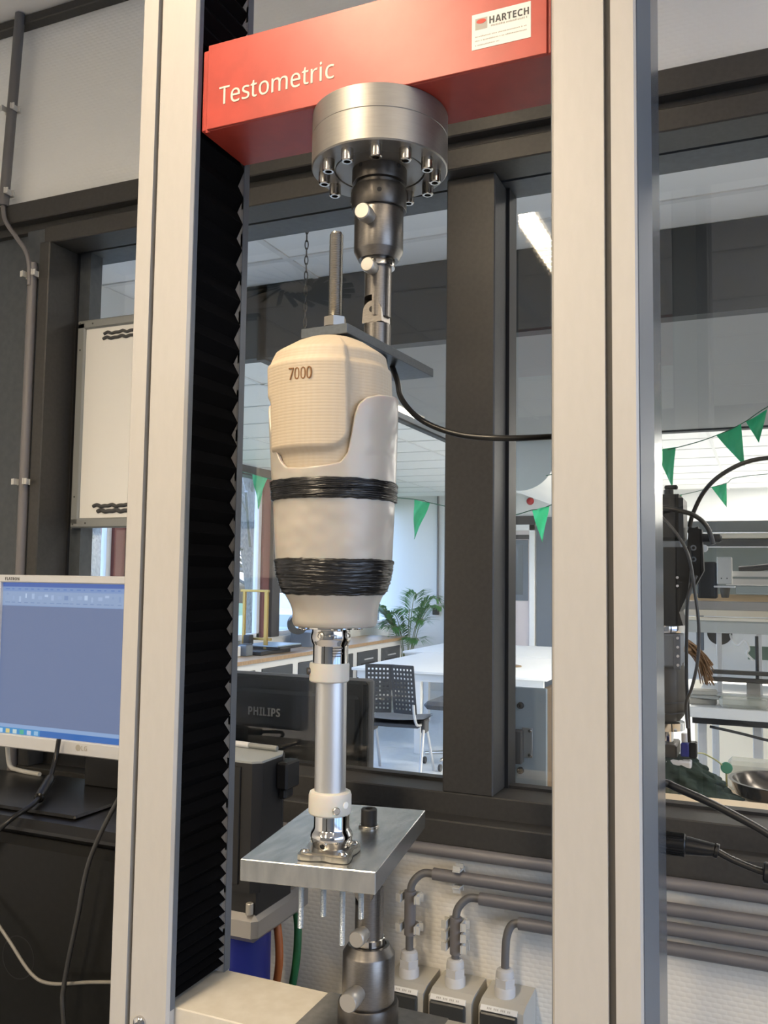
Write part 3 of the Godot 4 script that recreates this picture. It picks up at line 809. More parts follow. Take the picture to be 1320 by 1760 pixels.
func pin_knob(parent: Node3D, y: float, z0: float, z1: float, r: float) -> void:
	var b := Basis(Vector3.RIGHT, PI / 2)   # local y -> world z
	var L := z1 - z0
	part("pin_knob", MB.new().lathe([[0.0, 0.0], [r * 0.86, 0.0], [r * 0.86, L * 0.25], [r * 0.94, L * 0.28], [r * 0.94, L * 0.42], [r, L * 0.46], [r, L * 0.94], [r - 0.0009, L], [0.0, L]], 32, Transform3D(b, Vector3(0, y, z0))), M.knob, parent)

# ---------------------------------------------------------------- wooden limb, socket, pylon
const VA := 26.47
const PZ := 0.0925
var sock_r := [[1.5526, 0.0415], [1.5605, 0.0415], [1.5673, 0.0419], [1.5747, 0.0443], [1.5809, 0.0476], [1.5900, 0.0517], [1.6002, 0.0548], [1.6161, 0.0571], [1.6420, 0.0585], [1.6705, 0.0599], [1.6884, 0.0610], [1.7063, 0.0621], [1.7504, 0.0640], [1.7750, 0.0648]]
var sock_x := [[1.5526, 0.0001], [1.5673, 0.0001], [1.5809, -0.0013], [1.6161, -0.0020], [1.6705, -0.0029], [1.7063, -0.0039], [1.7504, -0.0050], [1.7750, -0.0058], [1.84, -0.0090]]
var rim := [[-180.0, 1.770], [-110.0, 1.770], [-92.0, 1.766], [-77.0, 1.743], [-64.0, 1.721], [-55.0, 1.7065], [-47.0, 1.7000], [-32.0, 1.6985], [-17.0, 1.6994], [-3.0, 1.7014], [6.0, 1.7042], [12.0, 1.7130], [16.0, 1.7330], [18.5, 1.7490], [22.0, 1.7585], [29.0, 1.7652], [43.0, 1.7700], [65.0, 1.7730], [90.0, 1.7738], [140.0, 1.772], [180.0, 1.770]]

func spot(phi: float, y: float, r: float) -> Vector3:
	var a := deg_to_rad(VA + phi)
	return Vector3(interp(sock_x, y) + sin(a) * r, y, PZ + cos(a) * r)

func tape_band(parent: Node3D, y0: float, y1: float, seed_: int, split: float) -> void:
	var f := FastNoiseLite.new()
	f.seed = seed_; f.frequency = 1.0; f.fractal_octaves = 3
	var g := []
	var R := 60
	var uvs := []
	for i in R:
		var t := float(i) / (R - 1)
		uvs.append(t)
		var row := []
		for k in 220:
			var phi := 360.0 * k / 220.0 - 180.0
			var a := deg_to_rad(phi)
			var edge := 0.0006 * f.get_noise_3d(cos(a) * 4.0, sin(a) * 4.0, (0.0 if t < 0.5 else 9.0))
			var slope := 0.0012 * cos(a)
			var y := lerpf(y0, y1, t) + edge * (absf(t - 0.5) * 2.0) * 1.6 + slope * 0.0
			var r := interp(sock_r, y)
			var ends := smoothstep(0.0, 0.08, t) * smoothstep(0.0, 0.08, 1.0 - t)
			var wob := f.get_noise_3d(cos(a) * 1.1, sin(a) * 1.1, t * 26.0 + 0.7 * sin(a * 2.0 + seed_))
			var fine := f.get_noise_3d(cos(a) * 2.6 + 20.0, sin(a) * 2.6, t * 85.0)
			r += -0.0012 + ends * (0.0031 + 0.0014 * wob + 0.0006 * fine)
			if split > 0.0: r -= 0.0011 * exp(-pow((t - split) / 0.035, 2.0))
			row.append(spot(phi, y, r))
		g.append(row)
	part("tape_band", MB.new().grid(g, true, Vector3.ZERO, uvs), M.tape, parent, "black wrinkled tape band wound round the socket")

func build_limb() -> void:
	# the wooden limb model
	var wd := thing("wooden_limb", "machined wooden limb form marked 7000 sitting in the white socket", "limb form", Vector3(-0.004, 1.60, PZ))
	var prof := [[1.600, 0.0490], [1.640, 0.0535], [1.700, 0.0578], [1.760, 0.0588], [1.8020, 0.0588], [1.8050, 0.0560], [1.8165, 0.0540], [1.8195, 0.0505], [1.8300, 0.0350], [1.8345, 0.0255], [1.8368, 0.0140]]
	var slab_h := [[1.70, 0.0075], [1.800, 0.0072], [1.8165, 0.0042], [1.8300, 0.0016], [1.8368, 0.0]]
	var g := []
	var ys := []
	for i in 22: ys.append(1.60 + 0.098 * i / 21.0)
	for i in 60: ys.append(1.700 + 0.1368 * (i + 1) / 60.0)
	var uvs := []
	for y in ys:
		var row := []
		uvs.append(y * 6.0)
		for k in 240:
			var phi := 360.0 * k / 240.0 - 180.0
			var u := deg_to_rad(phi) * 0.063
			# rounded rectangle of the raised slab in (arc length, height)
			var cx := (deg_to_rad(-98.0) + deg_to_rad(14.5)) * 0.5 * 0.063
			var hx := (deg_to_rad(14.5) - deg_to_rad(-98.0)) * 0.5 * 0.063
			var low := 1.7155 + 0.0105 * smoothstep(-10.0, 14.0, phi) * 0.4
			var q := Vector2(absf(u - cx) - hx + 0.016, absf(y - (low + 0.12)) - 0.12 + 0.016)
			var sd := Vector2(maxf(q.x, 0), maxf(q.y, 0)).length() + minf(maxf(q.x, q.y), 0.0) - 0.016
			var up := (1.0 - smoothstep(-0.0045, 0.0015, sd)) * smoothstep(-88.0, -62.0, phi)
			var r := linear(prof, y) + linear(slab_h, y) * up
			r += 0.0040 * smoothstep(1.764, 1.774, y) * (1.0 - smoothstep(1.806, 1.822, y)) * (1.0 - smoothstep(-80.0, -58.0, phi)) * smoothstep(-150.0, -120.0, phi)
			# right of the slab the wood is planed a little flatter
			r -= 0.0022 * exp(-pow((phi - 27.0) / 11.0, 2.0)) * smoothstep(1.70, 1.72, y) * (1.0 - smoothstep(1.80, 1.82, y))
			row.append(spot(phi, y, r))
		g.append(row)
	var wm := MB.new().grid(g, true, Vector3.ZERO, uvs)
	var top: Array = g[-1]
	for k in 240: wm.flat(Vector3(-0.009, 1.8368, PZ), top[k], top[(k + 1) % 240], Vector3.UP)
	part("wood_body", wm, M.wood, wd)
	var pa := deg_to_rad(VA - 27.5)
	var nrm := Vector3(sin(pa), 0.0, cos(pa))
	var side := Vector3.UP.cross(nrm).normalized()
	text("7000", 0.0112, Transform3D(Basis(side, Vector3.UP, nrm), spot(-27.5, 1.7880, 0.0648)), M.burnt, wd, "lettering", 0.0030, 0.74)
	# socket shell: outer face, rolled rim, inner face
	var sk := thing("prosthetic_socket", "white plastic prosthetic socket bound with two black tape bands", "prosthesis", Vector3(0, 1.5526, PZ))
	var rows := []
	var K := 300
	var uv2 := []
	for i in 78:
		var row := []
		for k in K:
			var phi := 360.0 * k / K - 180.0
			var yt := interp(rim, phi)
			var y: float
			var r: float
			if i < 64:
				var t := i / 63.0
				y = lerpf(1.5526, yt, t)
				r = interp(sock_r, y)
				if i == 0: r -= 0.0015
			elif i < 70:
				var a := (i - 63) / 7.0 * PI
				y = yt + sin(a) * 0.0019
				r = interp(sock_r, yt) - 0.0019 + cos(a) * 0.0019
			else:
				var t := (i - 70) / 7.0
				y = yt - t * 0.03
				r = interp(sock_r, y) - 0.0040
			row.append(spot(phi, y, r))
		uv2.append(i / 78.0)
		rows.append(row)
	part("shell", MB.new().grid(rows, true, Vector3.ZERO, uv2), M.socket, sk)
	part("end_plate", MB.new().lathe([[0.0, 1.5560], [0.0405, 1.5560], [0.0402, 1.5526], [0.0385, 1.5512], [0.0, 1.5512]], 56, Transform3D(Basis(), Vector3(0.0001, 0, PZ))), M.socket, sk)
	tape_band(sk, 1.6712, 1.6920, 3, 0.44)
	tape_band(sk, 1.5808, 1.6176, 7, 0.0)
	# pylon
	var py := thing("prosthetic_pylon", "metal pylon tube with white clamp rings and chrome adapters on the plate", "pylon", Vector3(-0.002, 1.3354, PZ))
	var X := func(y: float) -> Vector3: return Vector3(lerpf(0.0002, -0.0040, clampf((y - 1.34) / 0.2, 0.0, 1.0)), 0, PZ)
	part("upper_adapter", MB.new().lathe([[0.0, 1.5512], [0.0250, 1.5512], [0.0250, 1.5490], [0.0188, 1.5480], [0.0186, 1.5462], [0.0196, 1.5430], [0.0198, 1.5400], [0.0190, 1.5365], [0.0175, 1.5335], [0.0173, 1.5320], [0.0173, 1.5150], [0.0, 1.5150]], 56, Transform3D(Basis(), X.call(1.54))), M.chrome, py)
	for k in 4:
		var a := deg_to_rad(VA + 12.0 + k * 90.0)
		part("flange_screw", MB.new().rod(Vector3(sin(a) * 0.0262, 1.5512, PZ + cos(a) * 0.0262) + X.call(1.54) * Vector3(1, 0, 0), Vector3(sin(a) * 0.0262, 1.5478, PZ + cos(a) * 0.0262) + X.call(1.54) * Vector3(1, 0, 0), 0.0062, 20, 0.0012), M.chrome, py)
		var a2 := deg_to_rad(VA - 32.0 + k * 90.0)
		var d := Vector3(sin(a2), 0.12, cos(a2)).normalized()
		var c: Vector3 = X.call(1.54) + Vector3(0, 1.5405, 0)
		part("set_screw", MB.new().lathe([[0.0, 0.0178], [0.0040, 0.0178], [0.0042, 0.0202], [0.0024, 0.0204], [0.0020, 0.0185], [0.0, 0.0185]], 18, Transform3D(Basis(d.cross(Vector3.UP).normalized(), d, d.cross(Vector3.UP).normalized().cross(d)), c)), M.steel, py)
	var eng := MB.new()
	for rr in [[6.0, 34.0, 1.5412], [8.0, 44.0, 1.5310], [8.0, 40.0, 1.5285], [8.0, 44.0, 1.5260], [8.0, 36.0, 1.5235]]:
		var ph: float = rr[0]
		while ph < rr[1]:
			var a := deg_to_rad(VA + ph)
			var rad: float = 0.0198 if rr[2] > 1.535 else 0.01735
			eng.box(X.call(1.54) + Vector3(sin(a) * rad, rr[2], cos(a) * rad), Vector3(0.0007, 0.0014 if rr[2] < 1.535 else 0.0030, 0.0003), 0, Basis(Vector3.UP, a))
			ph += 3.6
	part("engraving", eng, M.print_dark, py)
	part("clamp_slot", MB.new().box(X.call(1.54) + Vector3(sin(deg_to_rad(VA - 20)) * 0.0171, 1.5245, cos(deg_to_rad(VA - 20)) * 0.0171), Vector3(0.0011, 0.0165, 0.0008), 0, Basis(Vector3.UP, deg_to_rad(VA - 20))), M.dark, py)
	part("clamp_ring", MB.new().lathe([[0.0150, 1.4978], [0.0182, 1.4978], [0.0195, 1.4992], [0.0195, 1.5145], [0.0188, 1.5160], [0.0160, 1.5160]], 48, Transform3D(Basis(), X.call(1.54) + Vector3(-0.001, 0, 0))), M.nylon, py)
	part("tube", MB.new().lathe([[0.0, 1.3700], [0.0151, 1.3700], [0.0151, 1.5150], [0.0, 1.5150]], 56, Transform3D(Basis(Vector3(1, 0, 0), Vector3(-0.006, 1, 0), Vector3(0, 0, 1)), Vector3(0.0063, 0, PZ))), M.tube, py)
	part("clamp_ring", MB.new().lathe([[0.0150, 1.3730], [0.0192, 1.3730], [0.0206, 1.3745], [0.0206, 1.3905], [0.0196, 1.3935], [0.0172, 1.3946], [0.0150, 1.3946]], 48, Transform3D(Basis(), X.call(1.38) + Vector3(-0.0012, 0, 0))), M.nylon, py)
	var sd1 := Vector3(sin(deg_to_rad(VA - 78)), 0, cos(deg_to_rad(VA - 78)))
	part("clamp_screw", MB.new().rod(X.call(1.54) + Vector3(0, 1.5085, 0) + sd1 * 0.0175, X.call(1.54) + Vector3(0, 1.5085, 0) + sd1 * 0.0230, 0.0032, 18, 0.0006), M.gunmetal, py)
	var sd2 := Vector3(sin(deg_to_rad(VA + 14)), 0, cos(deg_to_rad(VA + 14)))
	part("clamp_screw", MB.new().rod(X.call(1.38) + Vector3(0, 1.3800, 0) + sd2 * 0.0190, X.call(1.38) + Vector3(0, 1.3800, 0) + sd2 * 0.0225, 0.0035, 18, 0.0006), M.steel, py)
	var sd3 := Vector3(sin(deg_to_rad(VA + 46)), 0, cos(deg_to_rad(VA + 46)))
	part("round_mark", MB.new().rod(X.call(1.38) + Vector3(-0.001, 1.3838, 0) + sd3 * 0.0200, X.call(1.38) + Vector3(-0.001, 1.3838, 0) + sd3 * 0.0209, 0.0032, 20), M.paper, py)
	part("lower_adapter", MB.new().lathe([[0.0, 1.3740], [0.0166, 1.3740], [0.0170, 1.3720], [0.0170, 1.3610], [0.0176, 1.3590], [0.0196, 1.3560], [0.0203, 1.3530], [0.0198, 1.3500], [0.0182, 1.3450], [0.0172, 1.3425], [0.0172, 1.3405], [0.0, 1.3405]], 56, Transform3D(Basis(), X.call(1.34))), M.chrome, py)
	for k in 4:
		var a := deg_to_rad(VA - 24.0 + k * 90.0)
		var d := Vector3(sin(a), -0.25, cos(a)).normalized()
		var sdx := d.cross(Vector3.UP).normalized()
		part("set_screw", MB.new().lathe([[0.0, 0.0170], [0.0042, 0.0170], [0.0044, 0.0205], [0.0027, 0.0208], [0.0022, 0.0188], [0.0, 0.0188]], 18, Transform3D(Basis(sdx, d, sdx.cross(d)), X.call(1.34) + Vector3(0, 1.3520, 0))), M.steel, py)
		part("hole_dark", MB.new().rod(X.call(1.34) + Vector3(0, 1.3520, 0) + d * 0.0180, X.call(1.34) + Vector3(0, 1.3520, 0) + d * 0.0200, 0.0020, 12), M.dark, py)
	part("clamp_slot", MB.new().box(X.call(1.34) + Vector3(sin(deg_to_rad(VA - 16)) * 0.0168, 1.3660, cos(deg_to_rad(VA - 16)) * 0.0168), Vector3(0.0011, 0.0120, 0.0008), 0, Basis(Vector3.UP, deg_to_rad(VA - 16))), M.dark, py)
	# four-lobed foot plate
	var lob := PackedVector2Array()
	for k in 72:
		var a := TAU * k / 72.0
		var sq := 0.0250 / maxf(absf(cos(a)), absf(sin(a)))
		var rr := minf(sq, 0.0340) - 0.0024 * pow(absf(cos(a * 2.0)), 6.0)
		lob.append(Vector2(cos(a), sin(a)) * rr)
	var fb := Basis(Vector3.UP, deg_to_rad(10.0)) * UPRIGHT
	var ft: Vector3 = X.call(1.34) + Vector3(0.0006, 0, 0.0045)
	part("foot_plate", MB.new().prism(lob, 1.3362, 1.3412, Transform3D(fb, ft)), M.zinc, py)
	var lob2 := PackedVector2Array()
	for q in lob: lob2.append(q * 0.90)
	part("foot_plate", MB.new().prism(lob2, 1.3354, 1.3428, Transform3D(fb, ft)), M.zinc, py)
	for k in 4:
		var a := deg_to_rad(55.0 + k * 90.0)
		part("foot_screw", MB.new().lathe([[0.0, 1.3420], [0.0046, 1.3420], [0.0046, 1.3432], [0.0030, 1.3446], [0.0016, 1.3448], [0.0014, 1.3432], [0.0, 1.3432]], 20, Transform3D(Basis(), ft + Vector3(sin(a), 0, cos(a)) * 0.0262)), M.steel, py)

# ---------------------------------------------------------------- left: monitor, black cabinet, conduit
func build_left() -> void:
	var m := thing("monitor", "silver desktop monitor showing a blue-grey window, left of the machine", "monitor", Vector3(-0.75, 1.21, -0.40))
	var xa := -1.055
	var xb := -0.495
	xb = -0.523; xa = -0.978
	# bezel ring around the recessed panel
	part("bezel", MB.new().bb(Vector3(xa, 1.580, -0.43), Vector3(xb, 1.5945, -0.40), 0.002).bb(Vector3(xa, 1.270, -0.43), Vector3(xb, 1.2950, -0.40), 0.002).bb(Vector3(xa, 1.290, -0.43), Vector3(xa + 0.013, 1.585, -0.40), 0.002).bb(Vector3(xb - 0.016, 1.290, -0.43), Vector3(xb, 1.585, -0.40), 0.002), M.silver, m)
	part("back_shell", MB.new().bb(Vector3(xa + 0.004, 1.275, -0.455), Vector3(xb - 0.004, 1.59, -0.415), 0.006), M.silver, m)
	var scr := mat(0.02, 0.02, 0.02, 0.35)
	scr.emission_enabled = true; scr.emission_energy_multiplier = 1.0
	var im := Image.create(512, 400, false, Image.FORMAT_RGB8)
	im.fill(Color(0.42, 0.48, 0.60))
	im.fill_rect(Rect2i(0, 0, 512, 14), Color(0.28, 0.40, 0.66))
	im.fill_rect(Rect2i(0, 14, 512, 12), Color(0.50, 0.60, 0.76))
	im.fill_rect(Rect2i(0, 26, 512, 36), Color(0.58, 0.66, 0.77))
	im.fill_rect(Rect2i(0, 62, 512, 2), Color(0.52, 0.62, 0.76))
	im.fill_rect(Rect2i(0, 372, 512, 10), Color(0.56, 0.67, 0.80))
	im.fill_rect(Rect2i(0, 382, 512, 18), Color(0.13, 0.40, 0.68))
	im.fill_rect(Rect2i(0, 382, 130, 18), Color(0.22, 0.56, 0.76))
	var rng := RandomNumberGenerator.new()
	rng.seed = 3
	for k in 22:
		var x := 14 + k * 19
		var hgt := rng.randi_range(4, 15)
		im.fill_rect(Rect2i(x, 31 + rng.randi_range(0, 8), rng.randi_range(4, 12), hgt), Color(0.45, 0.55, 0.70).lerp(Color(0.8, 0.86, 0.93), rng.randf()))
		im.fill_rect(Rect2i(x - 3, 54, rng.randi_range(8, 16), 2), Color(0.46, 0.56, 0.70))
		im.fill_rect(Rect2i(x - 3, 18, rng.randi_range(4, 12), 3), Color(0.36, 0.50, 0.72))
	for k in 6:
		im.fill_rect(Rect2i(8 + k * 21, 385, 12, 11), [Color(0.75, 0.85, 0.9), Color(0.9, 0.8, 0.5), Color(0.8, 0.85, 0.8), Color(0.3, 0.7, 0.55), Color(0.8, 0.8, 0.85), Color(0.6, 0.75, 0.85)][k])
	scr.emission_texture = ImageTexture.create_from_image(im)
	scr.emission_operator = BaseMaterial3D.EMISSION_OP_MULTIPLY
	scr.emission = Color(0.74, 0.76, 0.80)
	var sm := MB.new()
	var z := -0.4075
	var p := [Vector3(xa + 0.011, 1.293, z), Vector3(xb - 0.014, 1.293, z), Vector3(xb - 0.014, 1.582, z), Vector3(xa + 0.011, 1.582, z)]
	var q := [Vector2(0, 1), Vector2(1, 1), Vector2(1, 0), Vector2(0, 0)]
	for t in [[0, 1, 2], [0, 2, 3]]:
		sm.tri(p[t[0]], p[t[1]], p[t[2]], Vector3.BACK, Vector3.BACK, Vector3.BACK, q[t[0]], q[t[1]], q[t[2]])
	part("screen", sm, scr, m)
	text("FLATRON", 0.0055, Transform3D(Basis(), Vector3(-0.9345, 1.5868, -0.3997)), M.print_dark, m, "lettering", 0.0003, 1.1, true)
	text("LG", 0.0085, Transform3D(Basis(), Vector3(-0.7445, 1.2842, -0.3997)), M.print_grey, m, "lettering", 0.0003, 1.0, true)
	part("round_emblem", MB.new().rod(Vector3(-0.7585, 1.2845, -0.4), Vector3(-0.7585, 1.2845, -0.3995), 0.0058, 24), M.print_grey, m)
	part("stand", MB.new().bb(Vector3(-0.755, 1.214, -0.437), Vector3(-0.665, 1.30, -0.412), 0.004), M.black, m)
	part("stand_base", MB.new().bb(Vector3(-0.855, 1.2085, -0.455), Vector3(-0.62, 1.216, -0.245), 0.006), M.black, m)
	# black cabinet under it
	var b := thing("black_cabinet", "glossy black box with rounded lid under the silver monitor", "cabinet", Vector3(-0.78, 0.75, -0.33))
	part("body", MB.new().bb(Vector3(-1.30, 0.75, -0.47), Vector3(-0.445, 1.185, -0.205), 0.012), M.blackgloss, b)
	part("lid", MB.new().bb(Vector3(-1.30, 1.182, -0.475), Vector3(-0.445, 1.209, -0.212), 0.011), M.black, b)
	part("front_mark", MB.new().lathe([[0.0310, 0.0], [0.0325, 0.0], [0.0325, 0.0008], [0.0310, 0.0008], [0.0310, 0.0]], 40, Transform3D(Basis(Vector3.RIGHT, PI / 2), Vector3(-0.685, 1.005, -0.2055))), M.blackmatte, b)
	var c1 := thing("cable", "black cable with a thick filter falling from the silver monitor", "cable", Vector3(-0.79, 1.21, -0.37))
	part("cord", MB.new().sweep([Vector3(-0.79, 1.30, -0.385), Vector3(-0.788, 1.262, -0.375), Vector3(-0.760, 1.235, -0.33), Vector3(-0.709, 1.2265, -0.25), Vector3(-0.702, 1.216, -0.2), Vector3(-0.720, 1.195, -0.185), Vector3(-0.80, 1.12, -0.18)], 0.0042, 10), M.black, c1)
	part("filter", MB.new().rod(Vector3(-0.768, 1.2400, -0.345), Vector3(-0.718, 1.2280, -0.268), 0.0085, 16, 0.003), M.blackgloss, c1)
	single("cable", MB.new().sweep([Vector3(-0.47, 1.30, -0.197), Vector3(-0.4962, 1.2594, -0.19), Vector3(-0.5257, 1.182, -0.175), Vector3(-0.5396, 1.1011, -0.17), Vector3(-0.5590, 1.0078, -0.17), Vector3(-0.5540, 0.9576, -0.165), Vector3(-0.52, 0.80, -0.165)], 0.0036, 10), M.greycable, "dark cable hanging down in front of the black cabinet", "cable", Vector3(-0.52, 0.80, -0.17))
	single("cable", MB.new().sweep([Vector3(-0.75, 1.085, -0.19), Vector3(-0.6874, 1.0397, -0.185), Vector3(-0.6383, 0.9977, -0.185), Vector3(-0.5983, 0.9903, -0.185), Vector3(-0.53, 1.003, -0.19), Vector3(-0.44, 1.02, -0.19)], 0.0026, 8), M.palecable, "thin pale cable sagging across the black cabinet front", "cable", Vector3(-0.6, 0.99, -0.19))
	single("cable", MB.new().sweep([Vector3(-0.985, 1.30, -0.44), Vector3(-0.992, 1.2615, -0.46), Vector3(-0.988, 1.22, -0.465), Vector3(-0.96, 1.213, -0.462), Vector3(-0.90, 1.2125, -0.455)], 0.0045, 8), M.clip, "white cable behind the left edge of the silver monitor", "cable", Vector3(-0.98, 1.21, -0.46))

# ---------------------------------------------------------------- conduits, clips, socket boxes on the wall
func clip(parent: Node3D, at: Vector3, along: Vector3, out := Vector3.BACK) -> void:
	# an open saddle clip: two lips either side of the pipe
	var side := along.cross(out).normalized()
	var mb := MB.new()
	for s: float in [-1.0, 1.0]:
		mb.box(at + side * s * 0.0125 + out * 0.002, Vector3(0.012, 0.0022, 0.022), 0, Basis(along, side, along.cross(side)))
		mb.box(at + side * s * 0.0165 + out * 0.010, Vector3(0.012, 0.008, 0.002), 0, Basis(along, side, along.cross(side)))
		mb.box(at + side * s * 0.0165 - out * 0.006, Vector3(0.012, 0.008, 0.002), 0, Basis(along, side, along.cross(side)))
	mb.box(at - out * 0.0125, Vector3(0.012, 0.03, 0.003), 0, Basis(along, side, along.cross(side)))
	part("clip", mb, M.clip, parent)

func build_wall_services() -> void:
	var ys := [1.1655, 1.1385, 1.1115, 1.0845]
	var ends := [-0.75, -0.1080, -0.0310, 0.0315]
	var lab := ["topmost grey conduit under the window, running behind the plate", "second grey conduit from the top with white saddle clips", "third grey conduit from the top under the window", "lowest grey conduit on the wall under the window"]
	for i in 4:
		var y: float = ys[i]
		var e: float = ends[i]
		var t := thing("conduit", lab[i], "conduit", Vector3(e, y, -0.494), "grey conduits under the window")
		var dy := 0.0 if i == 0 else -0.011
		var pm := MB.new().rod(Vector3(e, y + dy, -0.4935), Vector3(1.9, y, -0.4935), 0.0095, 24)
		part("pipe", pm, M.pipe, t)
		clip(t, Vector3(0.62, y, -0.4935), Vector3.RIGHT)
		if i == 1: clip(t, Vector3(-0.066, y - 0.011, -0.4935), Vector3.RIGHT)
		if i > 0:
			var gx: float = [0, -0.143, -0.066, 0.0135][i]
			var yy := y + dy
			if i == 3:
				part("cable", MB.new().sweep([Vector3(e + 0.03, yy, -0.4935), Vector3(e, yy, -0.4935), Vector3(gx + 0.0065, yy - 0.005, -0.491), Vector3(gx + 0.001, yy - 0.020, -0.486), Vector3(gx, yy - 0.045, -0.482), Vector3(gx, 0.985, -0.480)], 0.0062, 14), M.pipedark, t)
			else: part("cable", MB.new().sweep([Vector3(e + 0.03, yy, -0.4935), Vector3(e, yy, -0.4935), Vector3(e - 0.018, yy - 0.0015, -0.491), Vector3(gx + 0.004, yy - 0.014, -0.485), Vector3(gx, yy - 0.030, -0.482), Vector3(gx, yy - 0.06, -0.481), Vector3(gx, 0.985, -0.480)], 0.0062, 14), M.pipedark, t)
			if i < 3:
				var top: float = [0, 1.100, 1.071][i]
				var bot: float = [0, 1.032, 1.016][i]
				part("sleeve", MB.new().rod(Vector3(gx, bot, -0.4815), Vector3(gx, top, -0.4815), 0.0092, 22), M.pipe, t)
				for k in (2 if i == 1 else 3):
					clip(t, Vector3(gx, lerpf(bot + 0.012, top - 0.010, k / (1.0 if i == 1 else 2.0)), -0.4815), Vector3.UP)
	# three surface socket boxes with hinged dark lids
	var gxs := [-0.143, -0.066, 0.0135]
	var bl := ["left wall socket box with grey cable gland, beside the lower coupling", "middle wall socket box with grey cable gland", "right wall socket box with grey cable gland, next to the right column"]
	for i in 3:
		var x: float = gxs[i] + 0.004
		var t := thing("socket_box", bl[i], "socket box", Vector3(x, 0.89, -0.48), "wall socket boxes behind the machine base")
		var side := PackedVector2Array([Vector2(-0.519, 0.89), Vector2(-0.450, 0.89), Vector2(-0.443, 0.900), Vector2(-0.443, 0.964), Vector2(-0.460, 0.9695), Vector2(-0.519, 0.9715)])
		# profile in (z, y), drawn across x
		var xf := Transform3D(Basis(Vector3(0, 0, 1), Vector3(0, 1, 0), Vector3(-1, 0, 0)), Vector3(x, 0, 0))
		part("housing", MB.new().prism(side, -0.034, 0.034, xf), M.boxgrey, t)
		part("lid", MB.new().box(Vector3(x - 0.003, 0.928, -0.4405), Vector3(0.056, 0.062, 0.009), 0.002), M.lid, t)
		part("lid_lip", MB.new().box(Vector3(x - 0.003, 0.914, -0.4345), Vector3(0.050, 0.012, 0.010), 0.003), M.lid, t)
		var lb := part("label_strip", MB.new().box(Vector3(x - 0.003, 0.9632, -0.4432), Vector3(0.056, 0.0080, 0.003), 0.0003, Basis(Vector3.RIGHT, -0.45)), M.paper, t)
		var pm := MB.new()
		for k in 14:
			if k % 4 != 3: pm.box(Vector3(x - 0.020 + k * 0.0026, 0.9639, -0.4418), Vector3(0.0014, 0.0028, 0.0004), 0, Basis(Vector3.RIGHT, -0.45))
		part("small_print", pm, M.print_grey, lb)
		var gp := Vector3(gxs[i], 0, -0.480)
		part("gland", MB.new().lathe([[0.0, 0.958], [0.0160, 0.958], [0.0160, 0.982], [0.0150, 0.984], [0.0, 0.984]], 28, Transform3D(Basis(), gp)).prism(hexagon(0.0162), 0.984, 0.9965, Transform3D(UPRIGHT, gp)).lathe([[0.0, 0.9965], [0.0138, 0.9965], [0.0138, 1.0010], [0.0125, 1.0070], [0.0088, 1.0095], [0.0, 1.0095]], 28, Transform3D(Basis(), gp)), M.gland, t)
	# left vertical conduit
	var t := thing("conduit", "tall vertical grey conduit left of the window, with pale clips", "conduit", Vector3(-1.02, 1.172, -0.49))
	part("pipe", MB.new().rod(Vector3(-1.1025, 2.385, -0.492), Vector3(-1.0800, 2.81, -0.492), 0.0105, 22), M.pipedark, t)
	part("cable", MB.new().sweep([Vector3(-1.1025, 2.42, -0.492), Vector3(-1.1020, 2.375, -0.492), Vector3(-1.090, 2.345, -0.490), Vector3(-1.055, 2.305, -0.488), Vector3(-1.030, 2.275, -0.488), Vector3(-1.0210, 2.245, -0.490), Vector3(-1.0195, 2.20, -0.492)], 0.0048, 12), M.pipe, t)
	part("pipe", MB.new().rod(Vector3(-1.0195, 2.25, -0.500), Vector3(-1.0160, 0.75, -0.500), 0.0100, 22), M.pipe, t)
	clip(t, Vector3(-1.0930, 2.598, -0.490), Vector3.UP)
	clip(t, Vector3(-1.1000, 2.412, -0.490), Vector3.UP)
	clip(t, Vector3(-1.0190, 2.225, -0.496), Vector3.UP)
	clip(t, Vector3(-1.0180, 1.786, -0.496), Vector3.UP)

